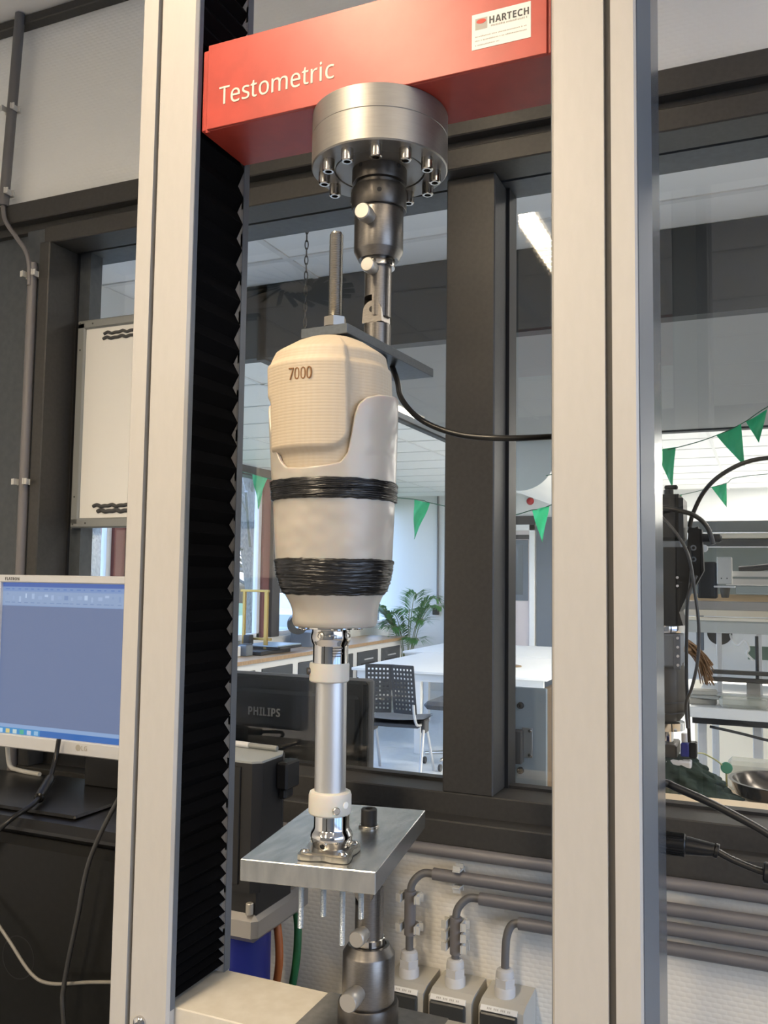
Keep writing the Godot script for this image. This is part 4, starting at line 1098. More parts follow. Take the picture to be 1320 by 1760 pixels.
# ---------------------------------------------------------------- black motor unit behind the left column
func build_motor_unit() -> void:
	var t := thing("motor_unit", "black motor on an aluminium bracket above a blue cylinder, behind the left column", "motor", Vector3(-0.33, 0.75, -0.30))
	var o := PackedVector2Array([Vector2(-0.405, -0.255), Vector2(-0.385, -0.237), Vector2(-0.292, -0.237), Vector2(-0.280, -0.247), Vector2(-0.280, -0.305), Vector2(-0.292, -0.330), Vector2(-0.385, -0.330), Vector2(-0.405, -0.310)])
	part("motor_body", MB.new().prism(o, 1.1500, 1.3300, Transform3D(UPRIGHT, Vector3.ZERO)), M.blackmatte, t)
	var o2 := PackedVector2Array()
	for q in o: o2.append((q - Vector2(-0.3425, -0.2835)) * 0.97 + Vector2(-0.3425, -0.2835))
	part("motor_top", MB.new().prism(o2, 1.3300, 1.3330, Transform3D(UPRIGHT, Vector3.ZERO)), M.motortop, t)
	for k in 3:
		part("cooling_rib", MB.new().bb(Vector3(-0.372 + k * 0.026, 1.16, -0.2345), Vector3(-0.362 + k * 0.026, 1.325, -0.238), 0.001), M.black, t)
	part("connector", MB.new().bb(Vector3(-0.281, 1.285, -0.325), Vector3(-0.262, 1.325, -0.285), 0.003), M.blackmatte, t)
	part("connector", MB.new().bb(Vector3(-0.281, 1.270, -0.318), Vector3(-0.268, 1.286, -0.292), 0.003), M.blackmatte, t)
	part("motor_foot", MB.new().bb(Vector3(-0.40, 1.117, -0.345), Vector3(-0.284, 1.152, -0.245), 0.002), M.blackmatte, t)
	part("foot_bolt", MB.new().rod(Vector3(-0.293, 1.120, -0.2405), Vector3(-0.293, 1.136, -0.2405), 0.0055, 18, 0.001), M.knob, t)
	part("bracket", MB.new().bb(Vector3(-0.43, 1.080, -0.40), Vector3(-0.280, 1.119, -0.2365), 0.008), M.bracket, t)
	part("blue_cylinder", MB.new().rod(Vector3(-0.340, 0.76, -0.29), Vector3(-0.340, 1.081, -0.29), 0.047, 40, 0.002), M.bluepart, t)
	single("hose", MB.new().sweep([Vector3(-0.294, 1.075, -0.382), Vector3(-0.289, 1.05, -0.378), Vector3(-0.290, 1.00, -0.375), Vector3(-0.306, 0.92, -0.38), Vector3(-0.34, 0.76, -0.40)], 0.0062, 12), M.hosegreen, "green hose beside the blue cylinder", "hose", Vector3(-0.29, 0.95, -0.33))
	single("hose", MB.new().sweep([Vector3(-0.312, 1.075, -0.350), Vector3(-0.304, 1.04, -0.346), Vector3(-0.303, 1.00, -0.344), Vector3(-0.325, 0.92, -0.36), Vector3(-0.36, 0.76, -0.39)], 0.0062, 12), M.hoseorange, "orange hose between the blue cylinder and the green hose", "hose", Vector3(-0.30, 0.95, -0.32))
	var pn := thing("marker_pen", "silver and white marker pen lying on the black motor top", "pen", Vector3(-0.335, 1.333, -0.322))
	part("barrel", MB.new().rod(Vector3(-0.350, 1.3375, -0.322), Vector3(-0.298, 1.3375, -0.318), 0.0042, 16, 0.001), M.boardframe, pn)
	part("cap", MB.new().rod(Vector3(-0.378, 1.3375, -0.324), Vector3(-0.350, 1.3375, -0.322), 0.0046, 16, 0.001), M.silver, pn)

# ---------------------------------------------------------------- loose cables near the machine
func build_cables() -> void:
	single("cable", MB.new().sweep([Vector3(0.003, 1.838, -0.035), Vector3(0.0113, 1.8188, -0.032), Vector3(0.0172, 1.7986, -0.03), Vector3(0.0348, 1.7779, -0.03), Vector3(0.0589, 1.7635, -0.03), Vector3(0.0923, 1.7528, -0.03), Vector3(0.1311, 1.7483, -0.03), Vector3(0.1686, 1.7495, -0.045), Vector3(0.2, 1.7545, -0.068), Vector3(0.240, 1.765, -0.09)], 0.0032, 10), M.cable, "black cable looping from the wooden limb to the right column", "cable", Vector3(0.13, 1.748, -0.03))
	var p := thing("plug_cable", "black round plug and cable sticking out right of the machine", "plug", Vector3(0.31, 1.30, -0.15))
	part("plug_ring", MB.new().rod(Vector3(0.246, 1.3172, -0.15), Vector3(0.3035, 1.3172, -0.15), 0.0118, 26, 0.0012), M.black, p)
	var rib := MB.new()
	for k in 26:
		var a := TAU * k / 26.0
		rib.box(Vector3(0.29, 1.3172 + cos(a) * 0.0118, -0.15 + sin(a) * 0.0118), Vector3(0.024, 0.0012, 0.0012), 0, Basis(Vector3.RIGHT, a))
	part("knurl", rib, M.black, p)
	part("boot", MB.new().rod(Vector3(0.3030, 1.3172, -0.15), Vector3(0.3330, 1.3160, -0.15), 0.0098, 22, 0.0008, 0.0068).rod(Vector3(0.3320, 1.3160, -0.15), Vector3(0.3362, 1.3150, -0.15), 0.0076, 22, 0.0006), M.black, p)
	part("cord", MB.new().sweep([Vector3(0.334, 1.3155, -0.15), Vector3(0.350, 1.3084, -0.15), Vector3(0.3727, 1.3015, -0.15), Vector3(0.386, 1.2995, -0.15)], 0.0036, 12), M.cable, p)
	part("plug_ring", MB.new().rod(Vector3(0.3790, 1.3000, -0.15), Vector3(0.42, 1.2960, -0.15), 0.0108, 24, 0.0015), M.black, p)
	single("cable", MB.new().sweep([Vector3(0.245, 1.387, -0.13), Vector3(0.2808, 1.381, -0.15), Vector3(0.2929, 1.3773, -0.15), Vector3(0.3223, 1.367, -0.15), Vector3(0.351, 1.3551, -0.15), Vector3(0.3872, 1.3375, -0.15), Vector3(0.46, 1.295, -0.15)], 0.0042, 12), M.cable, "thick black cable sloping across the window sill right of the machine", "cable", Vector3(0.35, 1.355, -0.15))

# ---------------------------------------------------------------- things right behind the panes
func build_behind_glass() -> void:
	var sh := thing("low_bench", "pale bench along the far side of the interior window", "bench", Vector3(0.5, 0, -1.0))
	part("worktop", MB.new().bb(Vector3(-0.15, 1.135, -1.16), Vector3(1.8, 1.175, -0.68), 0.002), M.sillwood, sh)
	var sh2 := thing("monitor_shelf", "narrow shelf under the black display behind the left pane", "shelf", Vector3(-0.8, 0, -0.75))
	part("board", MB.new().bb(Vector3(-1.2, 1.145, -0.86), Vector3(-0.36, 1.175, -0.68), 0.002), M.sillwood, sh2)
	for x in [-1.1, -0.45]: part("leg", MB.new().bb(Vector3(x - 0.02, 0, -0.84), Vector3(x + 0.02, 1.145, -0.80), 0.002), M.legmetal, sh2)
	for x in [-0.10, 0.8, 1.7]:
		part("leg", MB.new().bb(Vector3(x - 0.03, 0, -1.1), Vector3(x + 0.03, 1.135, -0.72), 0.002), M.legmetal, sh)
	single("trim_4", MB.new().bb(Vector3(0.10, 1.1752, -0.72), Vector3(1.6, 1.2415, -0.664), 0.002), M.sillwood, "pale wooden ledge behind the right pane", "ledge", Vector3(0.6, 1.175, -0.69), "", "structure")
	var m := thing("monitor", "black flat display seen from behind through the left pane", "monitor", Vector3(-0.565, 1.175, -0.74))
	part("back_shell", MB.new().bb(Vector3(-0.795, 1.215, -0.752), Vector3(-0.341, 1.392, -0.735), 0.006).bb(Vector3(-0.77, 1.21, -0.738), Vector3(-0.352, 1.365, -0.722), 0.007), M.shell, m)
	part("bezel", MB.new().bb(Vector3(-0.80, 1.205, -0.766), Vector3(-0.3345, 1.3955, -0.750), 0.004), M.alu_strip, m)
	part("stand", MB.new().bb(Vector3(-0.60, 1.175, -0.755), Vector3(-0.53, 1.22, -0.738), 0.003).bb(Vector3(-0.66, 1.175, -0.82), Vector3(-0.47, 1.183, -0.69), 0.003), M.black, m)
	text("PHILIPS", 0.0165, Transform3D(Basis(), Vector3(-0.565, 1.3195, -0.7218)), mat(0.16, 0.165, 0.17, 0.4), m, "lettering", 0.0008, 0.9, true)
	# electrical cabinet
	var c := thing("control_box", "blue-grey sheet metal box with rubber feet and a fan, right of the mullion", "control box", Vector3(-0.02, 1.175, -0.80))
	part("steel_face", MB.new().bb(Vector3(-0.115, 1.176, -0.762), Vector3(0.0150, 1.3985, -0.752), 0.001), M.cabinet, c)
	part("wooden_side", MB.new().bb(Vector3(0.0045, 1.176, -1.06), Vector3(0.0150, 1.397, -0.762), 0.001), M.mdf, c)
	part("case_floor", MB.new().bb(Vector3(-0.113, 1.176, -1.06), Vector3(0.0045, 1.20, -0.762)), M.mdf, c)
	for y in [1.3655, 1.2475]:
		part("rubber_foot", MB.new().lathe([[0.0, 0.0], [0.0064, 0.0], [0.0058, 0.006], [0.0028, 0.0065], [0.0024, 0.003], [0.0, 0.003]], 22, Transform3D(Basis(Vector3.RIGHT, PI / 2), Vector3(-0.033, y, -0.752))), M.blackmatte, c)
	part("fan_box", MB.new().bb(Vector3(-0.052, 1.262, -0.752), Vector3(-0.026, 1.322, -0.731), 0.002), M.print_dark, c)
	part("fan_flange", MB.new().bb(Vector3(-0.030, 1.272, -0.752), Vector3(-0.010, 1.326, -0.748), 0.001), M.boardframe, c)
	for q in [[-0.0145, 1.3215], [-0.0145, 1.2775]]:
		part("screw_head", MB.new().rod(Vector3(q[0], q[1], -0.748), Vector3(q[0], q[1], -0.745), 0.0032, 14, 0.0006), M.steel, c)
	# whiteboard on the near side of the left pane
	var w := thing("whiteboard", "narrow whiteboard with black marker scribbles hung against the left pane", "whiteboard", Vector3(-0.80, 1.69, -0.575))
	part("frame", MB.new().bb(Vector3(-0.960, 2.120, -0.584), Vector3(-0.56, 2.1395, -0.572), 0.003).bb(Vector3(-0.960, 1.694, -0.584), Vector3(-0.56, 1.715, -0.572), 0.003).bb(Vector3(-0.960, 1.70, -0.584), Vector3(-0.9385, 2.135, -0.572), 0.003), M.boardframe, w)
	part("panel", MB.new().bb(Vector3(-0.95, 1.70, -0.584), Vector3(-0.56, 2.13, -0.577)), M.dryboard, w)
	for q in [[-0.952, 2.132], [-0.952, 1.702], [-0.950, 2.075], [-0.950, 1.76], [-0.918, 2.130], [-0.918, 1.704]]:
		part("rivet", MB.new().rod(Vector3(q[0], q[1], -0.572), Vector3(q[0], q[1], -0.5714), 0.0020, 10), M.print_dark, w)
	for row in [[-0.890, -0.76, 2.1065, 0.0034], [-0.892, -0.76, 2.0960, 0.0036], [-0.9020, -0.76, 1.7400, 0.0040], [-0.890, -0.76, 1.7290, 0.0046]]:
		var pts := []
		var x: float = row[0]
		var k := 0
		while x < row[1]:
			pts.append(Vector3(x, row[2] + (0.0010 if k % 2 else -0.0010) + 0.0012 * sin(k * 1.7), -0.5764)); x += 0.010; k += 1
		part("scribble", MB.new().sweep(pts, row[3], 8, 3, 1.0), M.print_dark, w)
	# chain
	var ch := thing("chain", "thin dark chain hanging from the ceiling behind the left pane", "chain", Vector3(-0.98, 2.3, -1.62))
	for k in 14:
		var y := 2.76 - 0.020 - k * 0.026
		var ring := []
		for j in 11:
			var a := TAU * j / 10.0
			var q := Vector3(cos(a) * 0.0055, sin(a) * 0.0155, 0)
			if k % 2: q = Vector3(0, q.y, q.x)
			ring.append(Vector3(-0.98, y, -1.62) + Basis(Vector3.UP, 0.6) * q)
		part("link", MB.new().sweep(ring, 0.0019, 6, 2), M.darkmetal, ch)

# ---------------------------------------------------------------- furniture of the back room
func palm() -> void:
	var at := Vector3(-4.13, 0, -10.45)
	var p := thing("palm", "potted areca palm in front of the far white wall", "plant", at)
	part("pot", MB.new().lathe([[0.0, 0.0], [0.13, 0.0], [0.17, 0.28], [0.18, 0.30], [0.16, 0.30], [0.15, 0.26], [0.0, 0.26]], 28, Transform3D(Basis(), at)), M.pot, p)
	var rng := RandomNumberGenerator.new()
	rng.seed = 21
	var heads := [[-0.40, 0.46, 1.30], [-0.30, 0.10, 1.05], [0.42, -0.02, 1.40], [0.36, 0.30, 1.12], [0.06, -0.2, 1.45], [-0.16, 0.35, 1.20], [0.30, 0.34, 0.86], [-0.26, 0.36, 0.84], [0.52, 0.10, 1.30], [-0.52, 0.12, 1.22], [0.20, 0.42, 1.25], [-0.05, 0.45, 1.02]]
	for h in heads:
		var tip := at + Vector3(h[0], h[2], h[1])
		var root := at + Vector3(h[0] * 0.06, 0.26, h[1] * 0.06)
		var mid := at + Vector3(h[0] * 0.35, h[2] * 1.0 + 0.02, h[1] * 0.35)
		var spine := []
		for k in 15:
			var t := k / 14.0
			spine.append(root.lerp(mid, t).lerp(mid.lerp(tip, t), t) + Vector3(0, -0.10 * t * t * t, 0))
		var fr := part("frond", MB.new().sweep(spine, 0.0060, 6, 2), M.stem, p)
		var lf := MB.new()
		for k in 36:
			var t := 0.36 + 0.63 * k / 35.0
			var i := t * 14.0
			var a: Vector3 = spine[int(i)]
			var b: Vector3 = spine[mini(int(i) + 1, 14)]
			var c := a.lerp(b, i - int(i))
			var d: Vector3 = (spine[mini(int(i) + 1, 14)] - spine[maxi(int(i) - 1, 0)]).normalized()
			var sd := d.cross(Vector3.UP).normalized()
			for s: float in [-1.0, 1.0]:
				var L := 0.30 * sin(PI * (0.18 + 0.80 * (t - 0.36) / 0.64)) + 0.05
				var o := (sd * s * 0.72 + d * 0.62 + Vector3(0, -0.22 + rng.randf_range(-0.1, 0.1), 0)).normalized()
				var wv := o.cross(Vector3.UP).normalized() * 0.0125
				var up := Vector3(0, 0.003, 0)
				var m1 := c + o * L * 0.5 + Vector3(0, 0.012, 0)
				var e := c + o * L + Vector3(0, -0.035, 0)
				lf.flat(c, m1 - wv, m1 + wv + up, Vector3.UP); lf.flat(m1 - wv, m1 + wv + up, e, Vector3.UP)
		part("leaflets", lf, M.leaf, fr)

func bunting(label: String, at: Vector3, pts: Array, flags: Array, size: float) -> void:
	var b := thing("bunting", label, "bunting", at)
	part("string", MB.new().sweep(pts, size * 0.02, 6), M.string, b)
	for f in flags:
		var a: Vector3 = f[0]
		var c: Vector3 = f[1]
		var tip: Vector3 = f[2]
		var g := []
		for i in 7:
			var t := i / 6.0
			var row := []
			for k in 7:
				var u := k / 6.0
				var q := a.lerp(c, u).lerp(tip, t * 0.995)
				q.z += 0.012 * sin(u * 5.0 + t * 7.0 + a.x * 9.0) * (1.0 - t * 0.6)
				row.append(q)
			g.append(row)
		part("flag", MB.new().grid(g, false, Vector3.BACK), M.flag, b)

func chair() -> void:
	var t := thing("chair", "black chair with perforated two-part backrest in front of the white table", "chair", Vector3.ZERO)
	# local: seat centre at origin, sitter looks to -z; back at +z
	for s: float in [-1.0, 1.0]:
		var lat := MB.new()
		var bs := Basis(Vector3.UP, -s * 0.22) * Basis(Vector3.RIGHT, 0.16)
		var o := Vector3(s * 0.105, 0.715, 0.250)
		for k in 7: lat.box(o + bs * Vector3(-0.090 + k * 0.030, 0, 0), Vector3(0.0150, 0.36, 0.008), 0, bs)
		for k in 11: lat.box(o + bs * Vector3(0, -0.175 + k * 0.035, 0), Vector3(0.19, 0.0185, 0.007), 0, bs)
		for q in [-0.096, 0.096]: lat.box(o + bs * Vector3(q, 0, 0), Vector3(0.016, 0.385, 0.010), 0.002, bs)
		for q in [-0.185, 0.185]: lat.box(o + bs * Vector3(0, q, 0), Vector3(0.20, 0.022, 0.010), 0.002, bs)
		part("backrest", lat, M.chairgrey, t)
	var g := []
	for i in 9:
		var row := []
		for k in 9:
			var x := -0.23 + 0.46 * k / 8.0
			var z := -0.22 + 0.44 * i / 8.0
			row.append(Vector3(x, 0.452 + 0.25 * x * x - 0.02 * (1.0 if i == 0 else 0.0) + 0.02 * (z / 0.22) * (z / 0.22), z))
		g.append(row)
	var seat := MB.new().grid(g, false, Vector3.UP)
	var g2 := []
	for row in g:
		var r2 := []
		for q in row: r2.append(q - Vector3(0, 0.014, 0))
		g2.append(r2)
	seat.grid(g2, false, Vector3.DOWN)
	part("seat", seat, M.chairseat, t)
	part("seat_frame", MB.new().bb(Vector3(-0.21, 0.405, -0.17), Vector3(0.21, 0.438, 0.18), 0.006), M.chairgrey, t)
	for s: float in [-1.0, 1.0]:
		part("leg", MB.new().rod(Vector3(s * 0.215, 0.43, -0.02), Vector3(s * 0.235, 0.0, -0.235), 0.0125, 12, 0.002), M.legmetal, t)
		part("leg", MB.new().rod(Vector3(s * 0.215, 0.43, 0.03), Vector3(s * 0.235, 0.0, 0.225), 0.0125, 12, 0.002), M.legmetal, t)
		part("leg_joint", MB.new().box(Vector3(s * 0.216, 0.40, 0.0), Vector3(0.035, 0.11, 0.13), 0.01), M.chairgrey, t)
		part("back_support", MB.new().sweep([Vector3(s * 0.205, 0.42, 0.10), Vector3(s * 0.20, 0.44, 0.20), Vector3(s * 0.195, 0.52, 0.255), Vector3(s * 0.19, 0.60, 0.265)], 0.011, 8), M.legmetal, t)
	t.position = Vector3(-2.37, 0, -5.88); t.rotation.y = deg_to_rad(6.0)

func build_right_back() -> void:
	# white tables
	for q in [[Vector3(-3.18, 0, -8.55), Vector3(-1.33, 0, -6.66), "near white table behind the perforated chair"], [Vector3(-3.45, 0, -10.2), Vector3(-1.2, 0, -8.6), "far white table in front of the door"]]:
		var a: Vector3 = q[0]
		var b: Vector3 = q[1]
		var t := thing("table", q[2], "table", Vector3((a.x + b.x) / 2, 0, (a.z + b.z) / 2))
		part("tabletop", MB.new().bb(Vector3(a.x, 0.725, a.z), Vector3(b.x, 0.75, b.z), 0.003), M.white, t)
		part("apron", MB.new().bb(Vector3(a.x + 0.04, 0.655, b.z - 0.07), Vector3(b.x - 0.04, 0.725, b.z - 0.045)).bb(Vector3(a.x + 0.04, 0.655, a.z + 0.045), Vector3(b.x - 0.04, 0.725, a.z + 0.07)), M.white, t)
		for x in [a.x + 0.08, (a.x + b.x) / 2 - 0.28, b.x - 0.08]:
			for z in [a.z + 0.08, b.z - 0.08]:
				part("leg", MB.new().bb(Vector3(x - 0.03, 0, z - 0.03), Vector3(x + 0.03, 0.725, z + 0.03), 0.003), M.white, t)
	single("cable", MB.new().sweep([Vector3(-2.05, 0.757, -7.52), Vector3(-1.86, 0.757, -7.45), Vector3(-1.78, 0.757, -7.52), Vector3(-1.87, 0.757, -7.60), Vector3(-2.05, 0.757, -7.58)], 0.007, 8), M.mdf, "brown looped cord lying on the near white table", "cord", Vector3(-1.9, 0.752, -7.52))
	chair()
	# base of an office chair under the table
	var oc := thing("office_chair", "swivel chair with a chrome star base behind the perforated chair", "chair", Vector3(-2.05, 0, -6.40))
	part("column", MB.new().rod(Vector3(-2.05, 0.08, -6.40), Vector3(-2.05, 0.48, -6.40), 0.025, 16), M.steel, oc)
	part("seat", MB.new().box(Vector3(-2.05, 0.52, -6.40), Vector3(0.46, 0.07, 0.44), 0.03), M.chairseat, oc)
	for k in 5:
		var a := TAU * k / 5.0 + 0.5
		var e := Vector3(-2.05 + cos(a) * 0.28, 0.07, -6.40 + sin(a) * 0.28)
		part("star_arm", MB.new().rod(Vector3(-2.05, 0.12, -6.40), e + Vector3(0, 0.02, 0), 0.02, 10, 0.004, 0.013), M.steel, oc)
		part("castor", MB.new().rod(e + Vector3(-0.012, -0.04, 0), e + Vector3(0.012, -0.04, 0), 0.03, 14, 0.004), M.chairgrey, oc)
	palm()
	# lab bench under the windows with dark drawers
	var b := thing("lab_bench", "wood-topped lab bench with dark drawers under the daylight windows", "bench", Vector3(-4.35, 0, -7.5))
	part("worktop", MB.new().bb(Vector3(-4.64, 0.762, -10.25), Vector3(-4.06, 0.80, -2.0), 0.003), M.bench, b)
	part("carcass", MB.new().bb(Vector3(-4.62, 0.05, -10.2), Vector3(-4.12, 0.762, -2.05), 0.002), M.white, b)
	for k in 11:
		var z0 := -10.12 + k * 0.73
		var dr := part("drawer", MB.new().bb(Vector3(-4.125, 0.12, z0), Vector3(-4.105, 0.69, z0 + 0.60), 0.004), M.drawer, b)
		part("drawer_handle", MB.new().bb(Vector3(-4.106, 0.585, z0 + 0.17), Vector3(-4.092, 0.600, z0 + 0.43), 0.002), M.silver, dr)
		part("drawer_slot", MB.new().bb(Vector3(-4.106, 0.49, z0 + 0.1), Vector3(-4.1035, 0.55, z0 + 0.5)), M.dark, dr)
	# desktop printer with gold gantry
	var pr := thing("desktop_printer", "desktop printer with a gold gantry frame and pale bed on the lab bench", "printer", Vector3(-4.45, 0.80, -7.45))
	part("gantry_post", MB.new().bb(Vector3(-4.62, 0.84, -7.05), Vector3(-4.59, 1.43, -7.02), 0.003), M.gold, pr)
	part("gantry_post", MB.new().bb(Vector3(-4.36, 0.84, -7.05), Vector3(-4.32, 1.43, -7.02), 0.003), M.gold, pr)
	part("gantry_beam", MB.new().bb(Vector3(-4.65, 1.425, -7.05), Vector3(-4.31, 1.45, -7.02), 0.003), M.gold, pr)
	part("axis_beam", MB.new().bb(Vector3(-4.60, 0.93, -7.06), Vector3(-4.28, 0.955, -7.03), 0.003), M.gold, pr)
	part("print_head", MB.new().bb(Vector3(-4.56, 0.885, -7.03), Vector3(-4.48, 0.985, -6.95), 0.008), M.blackmatte, pr)
	part("base_box", MB.new().bb(Vector3(-4.62, 0.80, -7.35), Vector3(-4.22, 0.84, -6.75), 0.006), M.blackmatte, pr)
	part("print_bed", MB.new().bb(Vector3(-4.60, 0.868, -7.50), Vector3(-4.18, 0.880, -7.00), 0.002), M.cabinet, pr)
	part("bed_frame", MB.new().bb(Vector3(-4.58, 0.842, -7.48), Vector3(-4.16, 0.866, -7.02), 0.002), M.blackmatte, pr)
	var bx := thing("small_box", "grey plastic device at the front left of the lab bench", "device", Vector3(-4.34, 0.80, -6.72))
	part("case", MB.new().bb(Vector3(-4.40, 0.80, -6.73), Vector3(-4.30, 0.91, -6.61), 0.008), M.greywall, bx)
	part("cover", MB.new().bb(Vector3(-4.396, 0.905, -6.726), Vector3(-4.304, 0.918, -6.626), 0.004), M.black, bx)
	single("carton", MB.new().bb(Vector3(-4.60, 0.80, -6.60), Vector3(-4.36, 0.90, -6.42), 0.004), M.white, "small white carton on the lab bench beside the column", "box", Vector3(-4.48, 0.8, -6.5))
	var dv := thing("bench_device", "blue-grey bench device with a black reel behind it", "device", Vector3(-4.45, 0.80, -8.2))
	part("case", MB.new().prism(PackedVector2Array([Vector2(-0.30, 0.80), Vector2(0.30, 0.80), Vector2(0.26, 0.96), Vector2(-0.22, 0.99)]), -4.58, -4.28, Transform3D(Basis(Vector3(0, 0, 1), Vector3(0, 1, 0), Vector3(1, 0, 0)), Vector3(0, 0, -8.25))), M.greywall, dv)
	part("reel", MB.new().lathe([[0.05, -0.03], [0.115, -0.03], [0.115, 0.03], [0.05, 0.03], [0.05, -0.03]], 28, Transform3D(Basis(Vector3(0, 1, 0), Vector3(0.8, 0, 0.6), Vector3(0.6, 0, -0.8)), Vector3(-4.42, 1.06, -7.85))), M.black, dv)
	# far wall: door with window, dark cupboard, alarm, conduit
	var d := thing("door_2", "white door with a small dark window in the far wall", "door", Vector3(-2.75, 0, -10.97), "", "structure")
	part("door_frame", MB.new().bb(Vector3(-3.75, 0, -11.0), Vector3(-3.68, 2.34, -10.95), 0.003).bb(Vector3(-2.555, 0, -11.0), Vector3(-2.48, 2.34, -10.95), 0.003).bb(Vector3(-3.75, 2.26, -11.0), Vector3(-2.48, 2.34, -10.95), 0.003), M.white, d)
	part("lintel", MB.new().bb(Vector3(-3.75, 2.34, -11.0), Vector3(-2.48, 2.46, -10.96)).bb(Vector3(-3.68, 2.14, -11.0), Vector3(-2.555, 2.20, -10.955)), M.darkframe, d)
	part("leaf", MB.new().bb(Vector3(-3.68, 0, -10.99), Vector3(-2.555, 2.26, -10.965)), mat(0.62, 0.55, 0.53, 0.6), d)
	var vw := part("vision_frame", MB.new().bb(Vector3(-3.3, 1.30, -10.965), Vector3(-2.57, 2.13, -10.955), 0.003), M.greywall, d)
	part("vision_glass", MB.new().bb(Vector3(-3.2, 1.38, -10.956), Vector3(-2.64, 2.06, -10.953)), mat(0.10, 0.11, 0.11, 0.1), vw)
	single("trim_5", MB.new().bb(Vector3(-2.46, 0.0, -11.0), Vector3(-1.3, 2.44, -10.97), 0.004), M.greywall, "blue-grey wall panel right of the far door", "wall panel", Vector3(-1.9, 0.0, -10.98), "", "structure")
	var al := thing("fire_alarm", "round red fire alarm above the far door", "alarm", Vector3(-2.55, 2.63, -11.0))
	part("base_plate", MB.new().rod(Vector3(-2.55, 2.665, -11.0), Vector3(-2.55, 2.665, -10.985), 0.052, 24, 0.003), M.redplastic, al)
	part("dome", MB.new().lathe([[0.0, 0.05], [0.02, 0.047], [0.037, 0.036], [0.044, 0.018], [0.044, 0.0], [0.0, 0.0]], 24, Transform3D(Basis(Vector3.RIGHT, PI / 2), Vector3(-2.55, 2.665, -10.985))), M.redplastic, al)
	var cd := thing("conduit", "thin vertical grey conduit with a switch on the far white wall", "conduit", Vector3(-3.89, 1.1, -10.98))
	part("pipe", MB.new().rod(Vector3(-3.885, 1.22, -10.975), Vector3(-3.890, 2.78, -10.975), 0.016, 12), M.pipe, cd)
	part("switch_box", MB.new().bb(Vector3(-3.955, 1.07, -11.0), Vector3(-3.865, 1.20, -10.95), 0.006), M.blackmatte, cd)
	single("round_duct", MB.new().rod(Vector3(-1.0, 2.37, -4.47), Vector3(-1.0, 2.37, -10.96), 0.225, 40), M.duct, "round white ventilation duct under the ceiling right of the mullion", "duct", Vector3(-1.2, 2.3, -7))
	# bunting
	bunting("green pennant string hanging in front of the palm and door", Vector3(-1.375, 2.043, -4.2),
		[Vector3(-3.072, 2.353, -4.2), Vector3(-2.260, 2.161, -4.2), Vector3(-1.605, 2.083, -4.2), Vector3(-1.497, 2.059, -4.2), Vector3(-1.190, 1.991, -4.2), Vector3(-0.991, 1.973, -4.2), Vector3(-0.860, 2.002, -4.2), Vector3(-0.756, 2.026, -4.2), Vector3(-0.342, 2.205, -4.2), Vector3(-0.120, 2.338, -4.2)],
		[[Vector3(-1.605, 2.081, -4.2), Vector3(-1.497, 2.057, -4.2), Vector3(-1.598, 1.834, -4.2)], [Vector3(-0.860, 2.001, -4.2), Vector3(-0.756, 2.024, -4.2), Vector3(-0.798, 1.813, -4.2)], [Vector3(-1.094, 1.976, -4.2), Vector3(-0.980, 1.973, -4.2), Vector3(-1.043, 1.784, -4.2)], [Vector3(-2.777, 2.279, -4.2), Vector3(-2.666, 2.249, -4.2), Vector3(-2.725, 2.043, -4.2)]], 0.15)
	bunting("green pennant string high behind the right pane", Vector3(0.2, 2.2, -3.0),
		[Vector3(-0.5, 2.06, -3.0), Vector3(-0.10, 2.13, -3.0), Vector3(0.10, 2.17, -3.0), Vector3(0.2133, 2.204, -3.0), Vector3(0.317, 2.250, -3.0), Vector3(0.45, 2.33, -3.0), Vector3(0.8, 2.46, -3.0)],
		[[Vector3(0.2133, 2.203, -3.0), Vector3(0.310, 2.247, -3.0), Vector3(0.3208, 2.0696, -3.0)], [Vector3(0.328, 2.256, -3.0), Vector3(0.41, 2.30, -3.0), Vector3(0.376, 2.165, -3.0)], [Vector3(-0.03, 2.15, -3.0), Vector3(0.052, 2.165, -3.0), Vector3(0.037, 1.99, -3.0)], [Vector3(0.545, 2.37, -3.0), Vector3(0.64, 2.41, -3.0), Vector3(0.60, 2.22, -3.0)]], 0.1)
	bunting("lower green pennant string further back behind the right pane", Vector3(0.2, 2.0, -3.0),
		[Vector3(-0.4, 1.885, -3.0), Vector3(-0.1, 1.93, -3.0), Vector3(0.1, 1.965, -3.0), Vector3(0.192, 1.988, -3.0), Vector3(0.251, 2.004, -3.0), Vector3(0.32, 2.03, -3.0), Vector3(0.7, 2.05, -3.0)],
		[[Vector3(0.192, 1.987, -3.0), Vector3(0.251, 2.003, -3.0), Vector3(0.2495, 1.9036, -3.0)], [Vector3(0.02, 1.955, -3.0), Vector3(0.075, 1.963, -3.0), Vector3(0.055, 1.86, -3.0)], [Vector3(-0.12, 1.93, -3.0), Vector3(-0.06, 1.94, -3.0), Vector3(-0.08, 1.84, -3.0)]], 0.07)
	build_gantry()
	build_rig()

